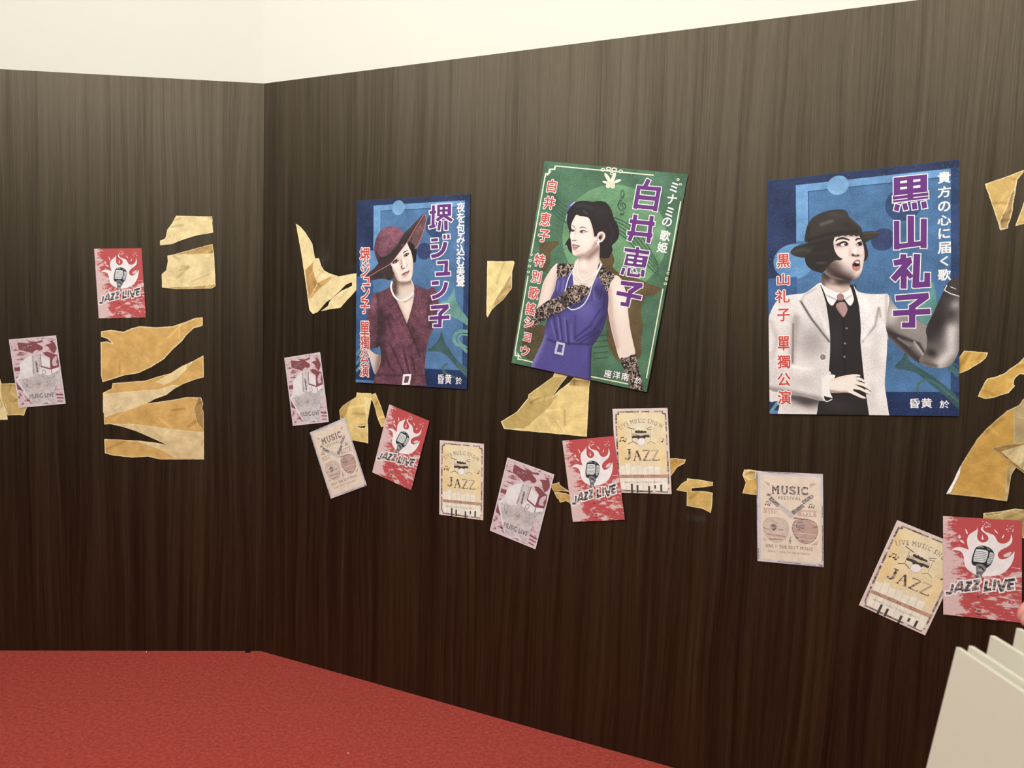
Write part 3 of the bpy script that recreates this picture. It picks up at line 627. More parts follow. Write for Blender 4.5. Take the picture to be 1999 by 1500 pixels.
A.fill('A2f', [(145, 330), (180, 258), (225, 195), (290, 140), (390, 118), (500, 122), (575, 132), (640, 120), (730, 122), (800, 155), (855, 225), (890, 310), (912, 400), (962, 480), (992, 570), (1000, 660), (975, 745), (925, 805), (880, 850), (892, 930), (860, 990), (830, 1050), (745, 1056), (650, 1040), (590, 1010), (430, 990), (300, 1010), (225, 985), (175, 935), (150, 860), (118, 840), (150, 775), (192, 710), (185, 620), (165, 560), (140, 440)], (40, 34, 34), 4, (), 1.6,
       [('s', [(300, 210), (420, 190), (560, 240)], 50, (62, 54, 54), .6), ('s', [(420, 290), (470, 330)], 24, (104, 96, 94), .5), ('b', 700, 300, 120, 90, 0, (52, 45, 45), .6), ('s', [(850, 500), (900, 640), (860, 800)], 30, (54, 47, 47), .5)])
A.part('neck', 'flat')
A.fill('A2', [(470, 640), (585, 560), (600, 590), (598, 650), (618, 690), (600, 760), (560, 815), (520, 840), (450, 835), (430, 770), (440, 700)], SK, 3, (), 1.2, [('s', [(470, 640), (530, 640), (590, 590)], 36, (132, 98, 84), .85), ('s', [(600, 610), (612, 700)], 24, (170, 134, 118), .7), ('b', 500, 730, 26, 10, 10, (198, 160, 142), .6), ('s', [(440, 760), (500, 812), (590, 740)], 10, (170, 136, 120), .5), ('b', 500, 680, 24, 50, 0, (240, 222, 204), .5)])
A.part('face', 'flat')
A.fill('A2f', [(300, 352), (262, 410), (232, 470), (214, 540), (226, 592), (206, 640), (198, 715), (212, 775), (218, 840), (228, 905), (234, 975), (262, 1012), (325, 1032), (405, 1025), (485, 985), (560, 930), (612, 860), (640, 790), (630, 700), (602, 715), (588, 680), (572, 590), (540, 480), (500, 402), (430, 378), (360, 372)], (226, 204, 188), 4, (), .8,
       [('s', [(330, 1040), (460, 1010), (570, 925), (625, 820)], 70, (150, 112, 98), .75), ('b', 280, 640, 26, 60, 10, (196, 160, 144), .5), ('b', 270, 770, 40, 14, 0, (176, 136, 122), .7), ('s', [(205, 660), (220, 760)], 14, (226, 196, 180), .6), ('b', 430, 760, 90, 70, 0, (234, 213, 198), .6), ('s', [(560, 470), (590, 690)], 40, (196, 160, 144), .6), ('b', 420, 610, 70, 24, 5, (206, 172, 158), .6), ('b', 300, 945, 60, 14, 8, (196, 156, 140), .6), ('b', 245, 690, 16, 50, 8, (250, 236, 224), .6), ('b', 360, 450, 80, 50, 0, (234, 213, 198), .4)])
A.strokes('A2f', [([(225, 520), (262, 545), (288, 592)], [4, 11, 4]), ([(345, 572), (400, 553), (478, 574)], [6, 14, 4])], (52, 42, 42), 0, 4)
A.fill('A2f', [(208, 614), (236, 598), (274, 608), (258, 626), (224, 630)], (84, 66, 64), 3); A.ell('A2f', 244, 613, 10, 11, (24, 20, 22)); A.strokes('A2f', [([(206, 612), (236, 596), (278, 606)], [4, 9, 4])], (30, 24, 26), 0, 3)
A.fill('A2f', [(350, 638), (380, 617), (420, 615), (485, 631), (440, 647), (388, 648)], (206, 188, 180), 3); A.ell('A2f', 386, 632, 20, 16, (26, 20, 22)); A.ell('A2f', 380, 627, 4, 4, (232, 226, 226)); A.strokes('A2f', [([(346, 642), (378, 614), (425, 612), (498, 632)], [7, 17, 14, 4]), ([(358, 650), (400, 652), (470, 638)], [3, 4, 3])], (30, 24, 26), 0, 4)
A.strokes('A2f', [([(228, 765), (250, 780), (280, 772), (302, 776)], [5, 10, 9, 4])], (118, 80, 72), 0, 4)
A.fill('A2f', [(232, 848), (250, 832), (272, 838), (300, 846), (362, 860), (330, 876), (280, 872), (240, 862)], (150, 78, 76), 3); A.fill('A2f', [(240, 862), (290, 868), (345, 868), (310, 886), (250, 884)], (60, 30, 32), 3); A.fill('A2f', [(252, 862), (290, 864), (330, 868), (290, 876), (256, 874)], (240, 230, 222), 3); A.fill('A2f', [(240, 880), (275, 886), (335, 878), (310, 910), (270, 928), (244, 918)], (188, 104, 98), 3); A.ell('A2f', 268, 902, 16, 7, (220, 150, 140))
A.part('ear', 'flat')
A.fill('A2f', [(640, 690), (655, 650), (690, 625), (735, 628), (768, 665), (770, 715), (745, 760), (712, 792), (680, 800), (652, 775)], (228, 200, 184), 4); A.fill('A2f', [(668, 700), (690, 660), (728, 652), (742, 690), (725, 740), (690, 775), (676, 745)], (176, 136, 122), 3); A.fill('A2f', [(660, 720), (685, 690), (715, 690), (712, 735), (680, 755)], (74, 50, 46), 3)
A.ell('A2f', 655, 806, 20, 28, (244, 236, 230))
A.part('hair_clip', 'flat')
A.fill('A2f', [(140, 290), (155, 235), (210, 170), (270, 120), (300, 118), (270, 165), (215, 215), (170, 270), (145, 305)], (92, 84, 168), 3); A.strokes('A2f', [([(200, 205), (280, 135)], 10), ([(150, 340), (135, 400), (130, 450)], 8)], (214, 208, 224), 0)
A.part('dress', 'cloth')
VI = (78, 70, 142); VD = (44, 38, 84); VH = (118, 110, 178)
vops = [('s', [(450, 1000), (450, 1140)], 10, VD, .5), ('s', [(560, 830), (640, 880), (640, 1000), (560, 1150)], 60, (52, 42, 90), .8), ('s', [(600, 960), (540, 1060), (450, 1130)], 9, VD, .8), ('s', [(625, 1000), (560, 1090), (460, 1150)], 9, VD, .8), ('s', [(590, 1090), (470, 1170)], 9, VD, .7), ('s', [(355, 1000), (375, 1150)], 8, VD, .8), ('s', [(320, 1000), (345, 1140)], 8, VD, .8), ('s', [(400, 1030), (410, 1170)], 8, VD, .8), ('s', [(345, 1010), (362, 1140)], 6, VH, .7), ('s', [(385, 1010), (397, 1160)], 6, VH, .7), ('s', [(300, 1020), (330, 1130)], 7, VH, .6), ('s', [(425, 1050), (430, 1160)], 6, VH, .6),
        ('b', 500, 950, 60, 80, 0, (98, 92, 166), .8), ('s', [(255, 1130), (340, 1165), (560, 1170)], 12, (50, 42, 92), .8), ('s', [(190, 1300), (265, 1130)], 26, (126, 120, 176), .7), ('s', [(545, 1200), (545, 1380)], 22, (46, 38, 84), .8), ('s', [(340, 850), (310, 960), (270, 1060)], 30, (56, 48, 104), .6), ('s', [(380, 780), (370, 850)], 8, VH, .7), ('s', [(350, 790), (340, 850)], 7, VH, .7), ('s', [(420, 750), (400, 840)], 8, VD, .6), ('s', [(590, 760), (560, 830), (570, 900)], 10, VH, .5), ('s', [(620, 800), (600, 900)], 8, VD, .7), ('s', [(640, 830), (620, 950)], 8, VD, .7), ('b', 330, 980, 100, 18, -25, (40, 32, 70), .7), ('b', 470, 930, 60, 14, -25, (40, 32, 70), .6)]
A.fill('A2', [(342, 770), (390, 755), (430, 738), (438, 800), (452, 834), (520, 838), (560, 800), (585, 742), (610, 790), (640, 830), (652, 880), (648, 960), (640, 1010), (612, 1090), (575, 1150), (552, 1188), (545, 1290), (545, 1388), (545, 1388), (360, 1350), (180, 1312), (180, 1312), (215, 1230), (258, 1140), (266, 1080), (285, 990), (300, 900), (325, 840)], VI, 3, (), 1.5, vops)
A.part('lace_yoke', 'lace')
A.fill('A2', [(342, 688), (395, 682), (440, 688), (436, 735), (392, 755), (342, 772)], (34, 28, 28), 3); A.part('lace_yoke_b', 'lace'); A.fill('A2', [(600, 672), (640, 712), (692, 752), (664, 800), (648, 862), (628, 820), (606, 785), (582, 742)], (34, 28, 28), 3)
A.part('lace_glove', 'lace')
A.fill('A2', [(206, 966), (240, 940), (285, 908), (345, 885), (368, 868), (392, 836), (440, 814), (490, 812), (525, 822), (538, 848), (520, 872), (500, 890), (482, 912), (432, 932), (395, 955), (340, 985), (285, 1012), (215, 1060), (160, 1085), (140, 1062), (165, 1010)], (36, 30, 30), 4)
A.strokes('A2', [([(520, 850), (480, 866), (430, 880)], 4), ([(505, 878), (470, 892), (430, 902)], 4)], (22, 18, 18), 0, 3)
A.part('lace_glove_b', 'lace'); A.fill('A2', [(720, 1258), (766, 1245), (812, 1226), (835, 1310), (855, 1400), (866, 1446), (866, 1446), (782, 1430), (782, 1430), (755, 1340)], (36, 30, 32), 3)
A.part('necklace', 'flat'); PE = (214, 208, 224)
A.strokes('A2', [([(468, 655), (440, 712), (408, 775), (388, 850)], 6), ([(614, 682), (580, 750), (552, 815), (535, 872), (505, 925), (470, 952), (430, 962), (402, 945)], 6)], PE, 0, 5)
A.strokes('A2', [([(464, 668), (442, 720), (450, 765), (490, 798), (530, 790), (575, 745), (608, 680)], 5), ([(452, 690), (436, 740), (446, 790), (475, 815)], 4), ([(466, 690), (462, 740), (478, 775), (505, 782), (545, 765), (590, 715), (606, 676)], 4)], (232, 222, 212), 0, 5)
A.part('belt_buckle', 'flat')
A.fill('A2', [(338, 1154), (390, 1166), (378, 1238), (324, 1226)], (190, 180, 190), 0, [[(349, 1170), (377, 1176), (368, 1222), (338, 1215)]])
T2s = [([(410, 105), (368, 185)], 44), ([(310, 168), (266, 408)], 42), ([(514, 188), (470, 432)], 42), ([(288, 186), (534, 205)], 42), ([(300, 287), (495, 305)], 46), ([(262, 380), (482, 400)], 42),
       ([(272, 468), (257, 560), (240, 650), (205, 737)], 42), ([(438, 480), (398, 755)], 42), ([(212, 536), (466, 562)], 42), ([(186, 655), (442, 680)], 42),
       ([(158, 826), (408, 858)], 36), ([(292, 800), (270, 1000)], 34), ([(152, 1012), (128, 1080)], 32), ([(205, 1012), (194, 1078), (304, 1094)], 30), ([(300, 1100), (302, 1066)], 24), ([(252, 1018), (264, 1052)], 24), ([(346, 1030), (334, 1098)], 36),
       ([(118, 1163), (338, 1188)], 44), ([(326, 1180), (208, 1258)], 46), ([(214, 1240), (180, 1396)], 42), ([(200, 1386), (114, 1372)], 38), ([(75, 1264), (326, 1312)], 42)]
title(A, 'T2', T2s, [[(178, 868), (398, 894), (368, 1010), (150, 984)]], [[(196, 893), (255, 900), (252, 921), (192, 913)], [(286, 905), (340, 912), (336, 931), (282, 924)], [(190, 940), (245, 947), (242, 968), (187, 961)], [(280, 952), (336, 958), (332, 976), (277, 970)]], 8)
columns(A, 'A2', [('白', 306, 205, 56, 74), ('井', 290, 310, 70, 74), ('恵', 266, 412, 66, 74), ('子', 258, 514, 70, 70), ('特', 232, 664, 68, 72), ('別', 213, 765, 62, 70), ('歌', 198, 864, 66, 70), ('謠', 180, 960, 62, 72), ('シ', 170, 1042, 60, 62), ('ヨ', 160, 1130, 46, 50), ('ウ', 146, 1212, 56, 56)], 4, RED, .02, .055)
column(A, 'tagline', 'A2', [('ミ', 1060, 205, 42, 52), ('ナ', 1046, 280, 54, 54), ('ミ', 1030, 358, 42, 52), ('の', 1014, 420, 54, 48), ('歌', 1002, 505, 58, 58), ('姫', 984, 578, 58, 58)], (238, 238, 224), .022)
column(A, 'venue', 'A2', [('座', 648, 1344, 44, 46), ('洋', 700, 1352, 44, 46), ('南', 752, 1362, 44, 46), ('於', 830, 1384, 40, 36)], (240, 240, 230), .018, (40, 40, 34), .04)
root = A.build('concert_poster', 'stock', GR)
tag(root, 'tilted green concert poster of a singer in violet dress and black lace gloves', 'poster', 'big singer posters on the wall')
hang(root, 'R', 1.554, .159, -.1375, h=.7507, off=.004, tilt=.010)

# --- singer in a pale suit and black felt hat
A = Art(QUAD['P3'], .5387, .7547, POSTER_INK, .80); blue_ground(A, QUAD['P3'])
A.part('printed_horn', 'stock')
A.fill('A3', [(850, 830), (920, 810), (965, 770), (985, 720), (1000, 790), (1010, 850), (1035, 880), (1010, 960), (960, 960), (900, 930)], (84, 142, 132), 3)
A.part('printed_horn_b', 'stock'); A.fill('A3', [(770, 1205), (815, 1150), (830, 1110), (850, 1160), (900, 1200), (980, 1250), (1060, 1310), (1134, 1380), (1134, 1440), (1060, 1370), (960, 1290), (880, 1230)], (52, 88, 90), 3)
A.strokes('A3', [([(900, 1340), (900, 1300), (940, 1272), (1000, 1290), (1060, 1340), (1134, 1400)], 14), ([(1050, 1170), (1134, 1240)], 40), ([(1060, 1150), (1134, 1200)], 10)], (62, 104, 104), 0, 4)
A.part('ground_panels', 'stock'); A.strokes('A3', [([(66, 1400), (100, 1350)], 30), ([(66, 1460), (115, 1400)], 20)], (84, 140, 140))
A.part('portrait', 'flat')
A.part('suit_jacket', 'cloth', 'portrait')
CO = (216, 207, 199); CS = (128, 117, 110); CD = (62, 54, 51)
A.fill('A3', [(716, 1010), (722, 900), (735, 800), (775, 860), (850, 915), (960, 972), (985, 1060), (985, 1170), (940, 1195), (850, 1140), (780, 1080)], (134, 124, 117), 3, (), 1.6, [('s', [(730, 1000), (800, 1060), (900, 1160)], 46, (52, 46, 44), .95), ('s', [(740, 1010), (830, 1040), (905, 1070), (950, 1150)], 16, (48, 42, 40), .9), ('s', [(790, 1040), (850, 1080)], 10, (150, 138, 130), .7), ('s', [(880, 1060), (930, 1130), (970, 1170)], 10, (188, 176, 168), .8), ('b', 760, 900, 40, 70, 30, (196, 186, 178), .8), ('b', 880, 985, 60, 36, 30, (150, 138, 130), .6)])
A.fill('A3', [(1050, 768), (1090, 782), (1134, 795), (1134, 1060), (1128, 1110), (1100, 1170), (1060, 1200), (1000, 1206), (940, 1190), (905, 1160), (940, 1120), (952, 1050), (946, 985), (985, 900), (1018, 830)], (112, 102, 96), 3, (), 1.6, [('s', [(1050, 800), (985, 930), (960, 1010)], 110, (48, 41, 40), .95), ('b', 1020, 960, 70, 50, -60, (46, 39, 38), .9), ('b', 1080, 905, 30, 26, 0, (62, 54, 52), .7), ('s', [(1090, 990), (1085, 1110), (1020, 1180)], 60, (206, 196, 188), .85), ('b', 975, 1120, 34, 24, 20, (44, 38, 36), .95), ('s', [(930, 1175), (1000, 1195)], 22, (90, 80, 75), .8), ('b', 1110, 850, 30, 24, 0, (176, 165, 158), .7), ('b', 1060, 830, 26, 30, 0, (70, 62, 60), .7)])
A.fill('A3', [(1046, 772), (1050, 752), (1066, 735), (1100, 752), (1134, 766), (1134, 800), (1090, 786)], (62, 54, 52), 3)
A.strokes('A3', [([(1048, 768), (1085, 788), (1134, 802)], 5), ([(1066, 736), (1090, 752), (1134, 768)], 4), ([(1047, 770), (1066, 736)], 5)], (222, 212, 204))
A.fill('A3', [(352, 728), (300, 765), (262, 788), (200, 796), (150, 805), (110, 830), (88, 860), (70, 900), (60, 940), (58, 1100), (60, 1330), (62, 1400), (120, 1400), (110, 1470), (110, 1470), (332, 1472), (332, 1472), (345, 1390), (388, 1320), (398, 1230), (405, 1150), (407, 1050), (402, 970), (390, 880), (384, 820), (370, 760)], CO, 3, (), 1.9,
       [('s', [(242, 835), (300, 930), (370, 1020), (402, 1060)], 9, (48, 42, 40), .95), ('s', [(215, 930), (205, 1060), (185, 1180)], 36, (150, 138, 130), .7), ('b', 300, 1060, 90, 90, 0, (150, 138, 131), .75), ('s', [(198, 960), (196, 1180)], 7, (92, 82, 76), .8), ('s', [(350, 900), (396, 1010)], 16, (232, 224, 216), .7), ('s', [(330, 760), (262, 800), (245, 840)], 8, (160, 148, 140), .6), ('s', [(70, 950), (110, 1050), (80, 1150)], 26, (176, 165, 157), .6), ('b', 270, 1400, 80, 34, 10, (70, 62, 58), .95), ('s', [(190, 1375), (330, 1395)], 30, (66, 58, 55), .8), ('b', 200, 1450, 60, 20, 0, (200, 190, 182), .6)])
A.part('waistcoat', 'flat', 'portrait')
A.fill('A3', [(372, 750), (400, 740), (500, 745), (550, 738), (570, 830), (560, 900), (515, 900), (470, 940), (420, 900), (384, 840)], (44, 40, 39))
A.fill('A3', [(384, 822), (430, 850), (470, 915), (515, 870), (545, 752), (560, 800), (578, 960), (580, 1060), (590, 1180), (605, 1290), (622, 1400), (628, 1474), (628, 1474), (330, 1474), (330, 1474), (348, 1385), (392, 1290), (402, 1200), (408, 1060), (402, 960)], (42, 38, 37), 3, (), 2.4, [('s', [(480, 930), (490, 1240)], 10, (30, 27, 27), .8), ('b', 440, 1050, 40, 100, 0, (54, 49, 48), .6), ('b', 450, 1420, 70, 30, 10, (62, 56, 54), .6)])
for x, y in ((500, 985), (490, 1070), (488, 1145)): A.ell('A3', x, y, 7, 6, (120, 112, 108), n=12)
A.part('suit_jacket', 'cloth', 'portrait')
A.fill('A3', [(540, 742), (562, 776), (620, 790), (690, 792), (732, 792), (740, 830), (728, 900), (722, 980), (728, 1050), (724, 1150), (716, 1250), (714, 1310), (724, 1380), (738, 1474), (738, 1474), (626, 1474), (626, 1474), (612, 1380), (598, 1270), (586, 1150), (578, 1060), (580, 980), (572, 870), (556, 800)], (222, 213, 205), 3, (), 1.8, [('s', [(680, 870), (660, 970), (590, 1060)], 10, (120, 108, 101), .7), ('s', [(686, 872), (690, 920)], 8, (140, 128, 120), .7), ('s', [(600, 820), (640, 940), (600, 1040)], 30, (236, 228, 221), .6), ('b', 660, 1120, 30, 80, 0, (196, 186, 178), .7), ('s', [(724, 800), (722, 980)], 14, (170, 158, 150), .6), ('b', 640, 1330, 26, 70, 0, (190, 178, 170), .6)])
A.strokes('A3', [([(664, 1008), (728, 1014)], 4), ([(728, 1014), (732, 1048)], 3)], (244, 238, 232)); A.fill('A3', [(665, 1005), (700, 950), (712, 960), (728, 1012)], (234, 227, 220)); A.ell('A3', 366, 1148, 15, 15, (112, 102, 96)); A.ell('A3', 366, 1148, 9, 9, (140, 130, 122))
A.fill('A3', [(60, 1182), (150, 1185), (250, 1200), (340, 1212), (395, 1222), (412, 1240), (390, 1244), (372, 1270), (364, 1310), (368, 1360), (384, 1392), (340, 1392), (260, 1372), (160, 1348), (60, 1330)], (210, 201, 193), 3, (), 1.8, [('s', [(70, 1330), (200, 1352), (350, 1385)], 26, (120, 108, 101), .7), ('s', [(110, 1195), (300, 1215)], 18, (234, 226, 219), .6), ('b', 250, 1290, 90, 30, 8, (186, 175, 167), .6), ('s', [(365, 1260), (362, 1370)], 10, (232, 225, 218), .8)])
A.part('shirt_cuff', 'flat', 'portrait')
A.fill('A3', [(384, 1252), (435, 1250), (418, 1285), (405, 1330), (412, 1360), (420, 1378), (395, 1372), (372, 1366), (368, 1310)], (226, 220, 212), 3); A.fill('A3', [(372, 1368), (395, 1374), (420, 1380), (400, 1398), (380, 1392)], (40, 35, 34), 3); A.strokes('A3', [([(366, 1372), (384, 1398), (418, 1385)], 5), ([(412, 1240), (392, 1246), (372, 1275), (366, 1330), (370, 1378)], 5)], (232, 226, 219), 0, 3)
A.part('shirt_collar', 'flat', 'portrait')
A.fill('A3f', [(470, 1165), (520, 1190), (600, 1240), (700, 1275), (760, 1295), (735, 1350), (700, 1400), (640, 1482), (580, 1430), (545, 1370), (510, 1280)], (232, 225, 217), 3, (), 1.4, [('s', [(560, 1330), (690, 1390)], 18, (120, 106, 98), .6), ('s', [(490, 1200), (600, 1270)], 14, (190, 178, 168), .5)])
A.fill('A3f', [(890, 1185), (925, 1190), (945, 1260), (960, 1380), (905, 1482), (830, 1400), (790, 1330), (765, 1295), (840, 1275)], (230, 222, 214), 3, (), 1.4, [('s', [(830, 1390), (920, 1330)], 18, (130, 116, 108), .5)])
A.part('waistcoat', 'flat', 'portrait'); A.strokes('A3f', [([(890, 1160), (945, 1250), (985, 1400), (1010, 1520)], [20, 44, 50, 56]), ([(470, 1180), (515, 1290), (560, 1430)], [10, 22, 30])], (38, 34, 33), 0, 4)
A.part('necktie', 'flat', 'portrait')
A.fill('A3', [(440, 868), (448, 845), (470, 838), (492, 842), (505, 880), (490, 915), (480, 922), (462, 902)], (172, 132, 126), 3, (), 1.4, [('s', [(442, 870), (470, 915)], 12, (110, 78, 74), .6)]); A.fill('A3f', [(705, 1340), (750, 1300), (790, 1310), (815, 1345), (800, 1395), (760, 1405), (720, 1400)], (156, 114, 108), 3); A.strokes('A3f', [([(715, 1400), (800, 1395)], 6)], (92, 64, 60))
A.part('neck', 'flat', 'portrait')
A.fill('A3f', [(500, 1000), (700, 1040), (890, 1100), (895, 1200), (880, 1255), (760, 1292), (640, 1258), (540, 1200), (490, 1150)], (206, 178, 160), 3, (), 1.2, [('s', [(510, 1010), (580, 1090), (760, 1130), (900, 1120)], 110, (58, 42, 38), .95), ('b', 640, 1120, 60, 40, 10, (200, 168, 150), .6), ('s', [(500, 1040), (510, 1180)], 50, (84, 62, 55), .8), ('b', 700, 1220, 90, 30, 10, (224, 198, 180), .6)])
A.part('face', 'flat', 'portrait')
A.fill('A3f', [(640, 460), (800, 440), (1000, 435), (1055, 470), (1085, 550), (1108, 650), (1116, 740), (1100, 840), (1078, 950), (1042, 1035), (990, 1082), (930, 1112), (860, 1108), (760, 1080), (640, 1050), (540, 1010), (540, 880), (640, 700)], (222, 199, 186), 4, (), .9,
       [('s', [(545, 850), (620, 950), (740, 1050), (880, 1112)], 190, (60, 43, 40), 1.0), ('b', 670, 890, 120, 90, 30, (104, 78, 72), .8), ('s', [(990, 1085), (1050, 1000)], 24, (150, 116, 102), .5), ('b', 900, 690, 22, 60, -10, (196, 160, 146), .6), ('b', 985, 745, 70, 22, 4, (128, 92, 84), .75), ('b', 970, 690, 20, 60, 5, (250, 236, 226), .6), ('b', 740, 600, 90, 36, -5, (150, 112, 112), .6), ('b', 1040, 590, 50, 30, 0, (160, 124, 120), .6), ('s', [(1105, 660), (1085, 930)], 24, (204, 172, 156), .6), ('b', 800, 760, 80, 90, 0, (232, 210, 196), .6), ('b', 1000, 1010, 60, 30, -20, (232, 204, 188), .5), ('s', [(680, 470), (1050, 460)], 26, (150, 120, 108), .6)])
A.strokes('A3f', [([(690, 540), (720, 510), (800, 492), (895, 520)], [9, 26, 32, 22]), ([(980, 525), (1010, 502), (1065, 500)], [26, 28, 14])], (52, 42, 42), 0, 4)
A.fill('A3f', [(690, 590), (750, 560), (820, 540), (870, 570), (872, 600), (800, 606), (730, 604)], (74, 54, 66), 3); A.fill('A3f', [(760, 592), (800, 566), (850, 562), (862, 595), (810, 605)], (228, 216, 210), 3); A.ell('A3f', 838, 582, 24, 23, (28, 24, 26)); A.ell('A3f', 830, 574, 6, 6, (240, 238, 238)); A.strokes('A3f', [([(690, 592), (760, 556), (825, 540), (878, 572)], [5, 12, 16, 6])], (34, 26, 30), 0, 4)
A.fill('A3f', [(990, 590), (1020, 555), (1070, 545), (1082, 590), (1040, 605)], (84, 62, 66), 3); A.ell('A3f', 1045, 578, 24, 22, (28, 24, 26)); A.ell('A3f', 1012, 586, 12, 10, (222, 208, 202)); A.strokes('A3f', [([(988, 592), (1020, 556), (1072, 540)], [5, 14, 8])], (34, 26, 30), 0, 4)
A.fill('A3f', [(920, 735), (945, 712), (965, 735), (1000, 742), (1030, 725), (1036, 748), (1000, 762), (950, 758)], (112, 78, 72), 3); A.ell('A3f', 945, 740, 14, 9, (44, 30, 30)); A.ell('A3f', 1015, 746, 13, 7, (50, 34, 33))
A.fill('A3f', [(928, 880), (960, 830), (1000, 806), (1045, 815), (1052, 880), (1050, 930), (1020, 962), (980, 966), (942, 940)], (164, 96, 88), 4); A.fill('A3f', [(940, 882), (970, 850), (1010, 838), (1038, 850), (1036, 890), (1000, 905), (965, 900)], (34, 22, 24), 3); A.fill('A3f', [(975, 842), (1010, 832), (1036, 844), (1034, 858), (1000, 858)], (226, 214, 206), 3); A.fill('A3f', [(950, 922), (1000, 914), (1040, 906), (1044, 935), (1010, 952), (975, 950)], (196, 122, 110), 3)
A.part('hair', 'flat', 'portrait')
A.fill('A3f', [(280, 560), (240, 700), (240, 790), (262, 880), (325, 945), (420, 985), (500, 995), (560, 930), (620, 860), (690, 815), (745, 818), (792, 798), (755, 775), (720, 745), (685, 690), (665, 620), (660, 540), (672, 465), (560, 460), (400, 500)], (44, 38, 35), 4, (), 2.0, [('s', [(420, 860), (540, 850)], 26, (82, 74, 70), .6), ('s', [(500, 960), (600, 860), (720, 800)], 30, (62, 48, 44), .6), ('s', [(300, 700), (420, 720), (560, 700)], 30, (56, 50, 46), .5)])
A.fill('A3f', [(1040, 455), (1120, 540), (1152, 640), (1168, 740), (1140, 800), (1102, 838), (1112, 760), (1108, 660), (1085, 560)], (46, 40, 37), 3)
A.fill('A3f', [(660, 470), (672, 430), (1040, 420), (1066, 470), (1030, 452), (1000, 466), (960, 448), (920, 462), (880, 446), (830, 462), (790, 450), (740, 470), (700, 462)], (40, 35, 33))
A.part('hat', 'flat', 'portrait')
A.fill('A3f', [(245, 545), (246, 440), (272, 320), (330, 220), (430, 145), (550, 98), (680, 74), (790, 72), (850, 100), (890, 170), (960, 235), (1040, 305), (1080, 385), (1010, 425), (700, 470), (420, 545)], (56, 49, 44), 4, (), 1.9, [('s', [(480, 290), (640, 240)], 40, (104, 96, 88), .7), ('s', [(300, 330), (280, 470)], 40, (40, 35, 32), .7), ('b', 700, 150, 120, 40, 10, (74, 64, 58), .7), ('s', [(880, 170), (1040, 310)], 18, (96, 84, 74), .6), ('s', [(300, 520), (600, 430), (1000, 390)], 50, (38, 33, 31), .8), ('b', 860, 300, 90, 50, 20, (46, 40, 36), .7)])
A.fill('A3f', [(28, 700), (70, 640), (150, 598), (245, 572), (420, 530), (680, 462), (860, 425), (1060, 400), (1200, 388), (1310, 395), (1346, 418), (1310, 455), (1200, 510), (1125, 552), (1060, 470), (960, 440), (800, 452), (664, 478), (560, 500), (400, 600), (300, 720), (235, 775), (130, 765), (55, 735)], (52, 47, 42), 4, (), 1.9, [('s', [(60, 700), (200, 660), (300, 680)], 40, (76, 70, 64), .6), ('s', [(1100, 420), (1330, 410)], 16, (92, 82, 72), .8), ('b', 1180, 460, 90, 40, -10, (66, 58, 52), .6), ('s', [(300, 600), (560, 520)], 34, (36, 32, 30), .7)])
A.part('hand', 'flat', 'portrait')
A.fill('A3h', [(-250, 790), (-120, 735), (20, 690), (170, 660), (300, 645), (400, 690), (450, 780), (440, 880), (380, 960), (320, 1040), (240, 1085), (100, 1085), (-100, 1090), (-240, 1060)], (232, 214, 196), 4, (), 1.2, [('s', [(-240, 1050), (0, 1085), (200, 1085)], 60, (140, 108, 94), .75), ('s', [(-200, 780), (200, 680)], 30, (206, 176, 158), .5), ('b', 120, 880, 160, 60, 10, (240, 224, 206), .5)])
for p, w in (([(280, 668), (400, 662), (492, 672)], [60, 52, 36]), ([(370, 735), (480, 752), (610, 815)], [80, 74, 44]), ([(340, 830), (540, 880), (690, 960), (770, 1045)], [86, 84, 72, 36]), ([(280, 930), (480, 985), (640, 1070), (735, 1108)], [86, 80, 70, 34]), ([(200, 1030), (380, 1110), (520, 1180), (625, 1212)], [86, 78, 64, 34])): A.strokes('A3h', [(p, w)], (234, 214, 198), 0, 4)
A.strokes('A3h', [([(390, 768), (470, 795), (545, 805)], [6, 18, 4]), ([(372, 885), (540, 930), (660, 990), (770, 1052)], [8, 22, 22, 8]), ([(310, 1000), (480, 1040), (640, 1100), (720, 1118)], [10, 44, 16, 6]), ([(360, 700), (430, 705), (495, 692)], [4, 10, 4])], (56, 42, 38), 0, 4)
A.part('portrait', 'flat'); A.fill('A3', [(1062, 738), (1088, 712), (1134, 690), (1134, 768), (1100, 752)], (66, 55, 50), 3)
T3b = [(70, 125), (366, 94), (366, 243), (376, 243), (378, 308), (62, 346), (62, 290), (70, 282)]
T3s = [([(105, 362), (92, 418)], 44), ([(165, 352), (180, 412)], 42), ([(250, 345), (258, 405)], 46), ([(334, 336), (345, 396)], 46), ([(96, 508), (96, 762)], 50), ([(221, 462), (221, 722)], 58), ([(336, 488), (333, 748)], 54), ([(72, 738), (360, 700)], 44),
       ([(155, 802), (152, 872)], 52), ([(70, 882), (228, 852)], 52), ([(212, 858), (62, 1030)], 56), ([(158, 955), (155, 1108)], 54), ([(172, 945), (228, 1010)], 44), ([(276, 800), (262, 1098)], 60), ([(240, 1075), (392, 1066)], 52), ([(366, 965), (364, 1088)], 52),
       ([(86, 1192), (378, 1166)], 48), ([(364, 1172), (232, 1268)], 52), ([(232, 1250), (230, 1452)], 58), ([(140, 1430), (256, 1430)], 46), ([(62, 1326), (392, 1308)], 50)]
title(A, 'T3', T3s, [T3b], [[(128, 155), (188, 147), (188, 168), (128, 176)], [(243, 143), (306, 135), (306, 156), (243, 164)], [(128, 210), (188, 203), (188, 223), (128, 231)], [(243, 198), (306, 190), (306, 211), (243, 218)], [(74, 284), (192, 270), (192, 277), (74, 291)], [(240, 263), (374, 248), (374, 255), (240, 270)], [(64, 320), (192, 305), (192, 312), (64, 327)], [(244, 297), (376, 283), (376, 290), (244, 304)]], 8)
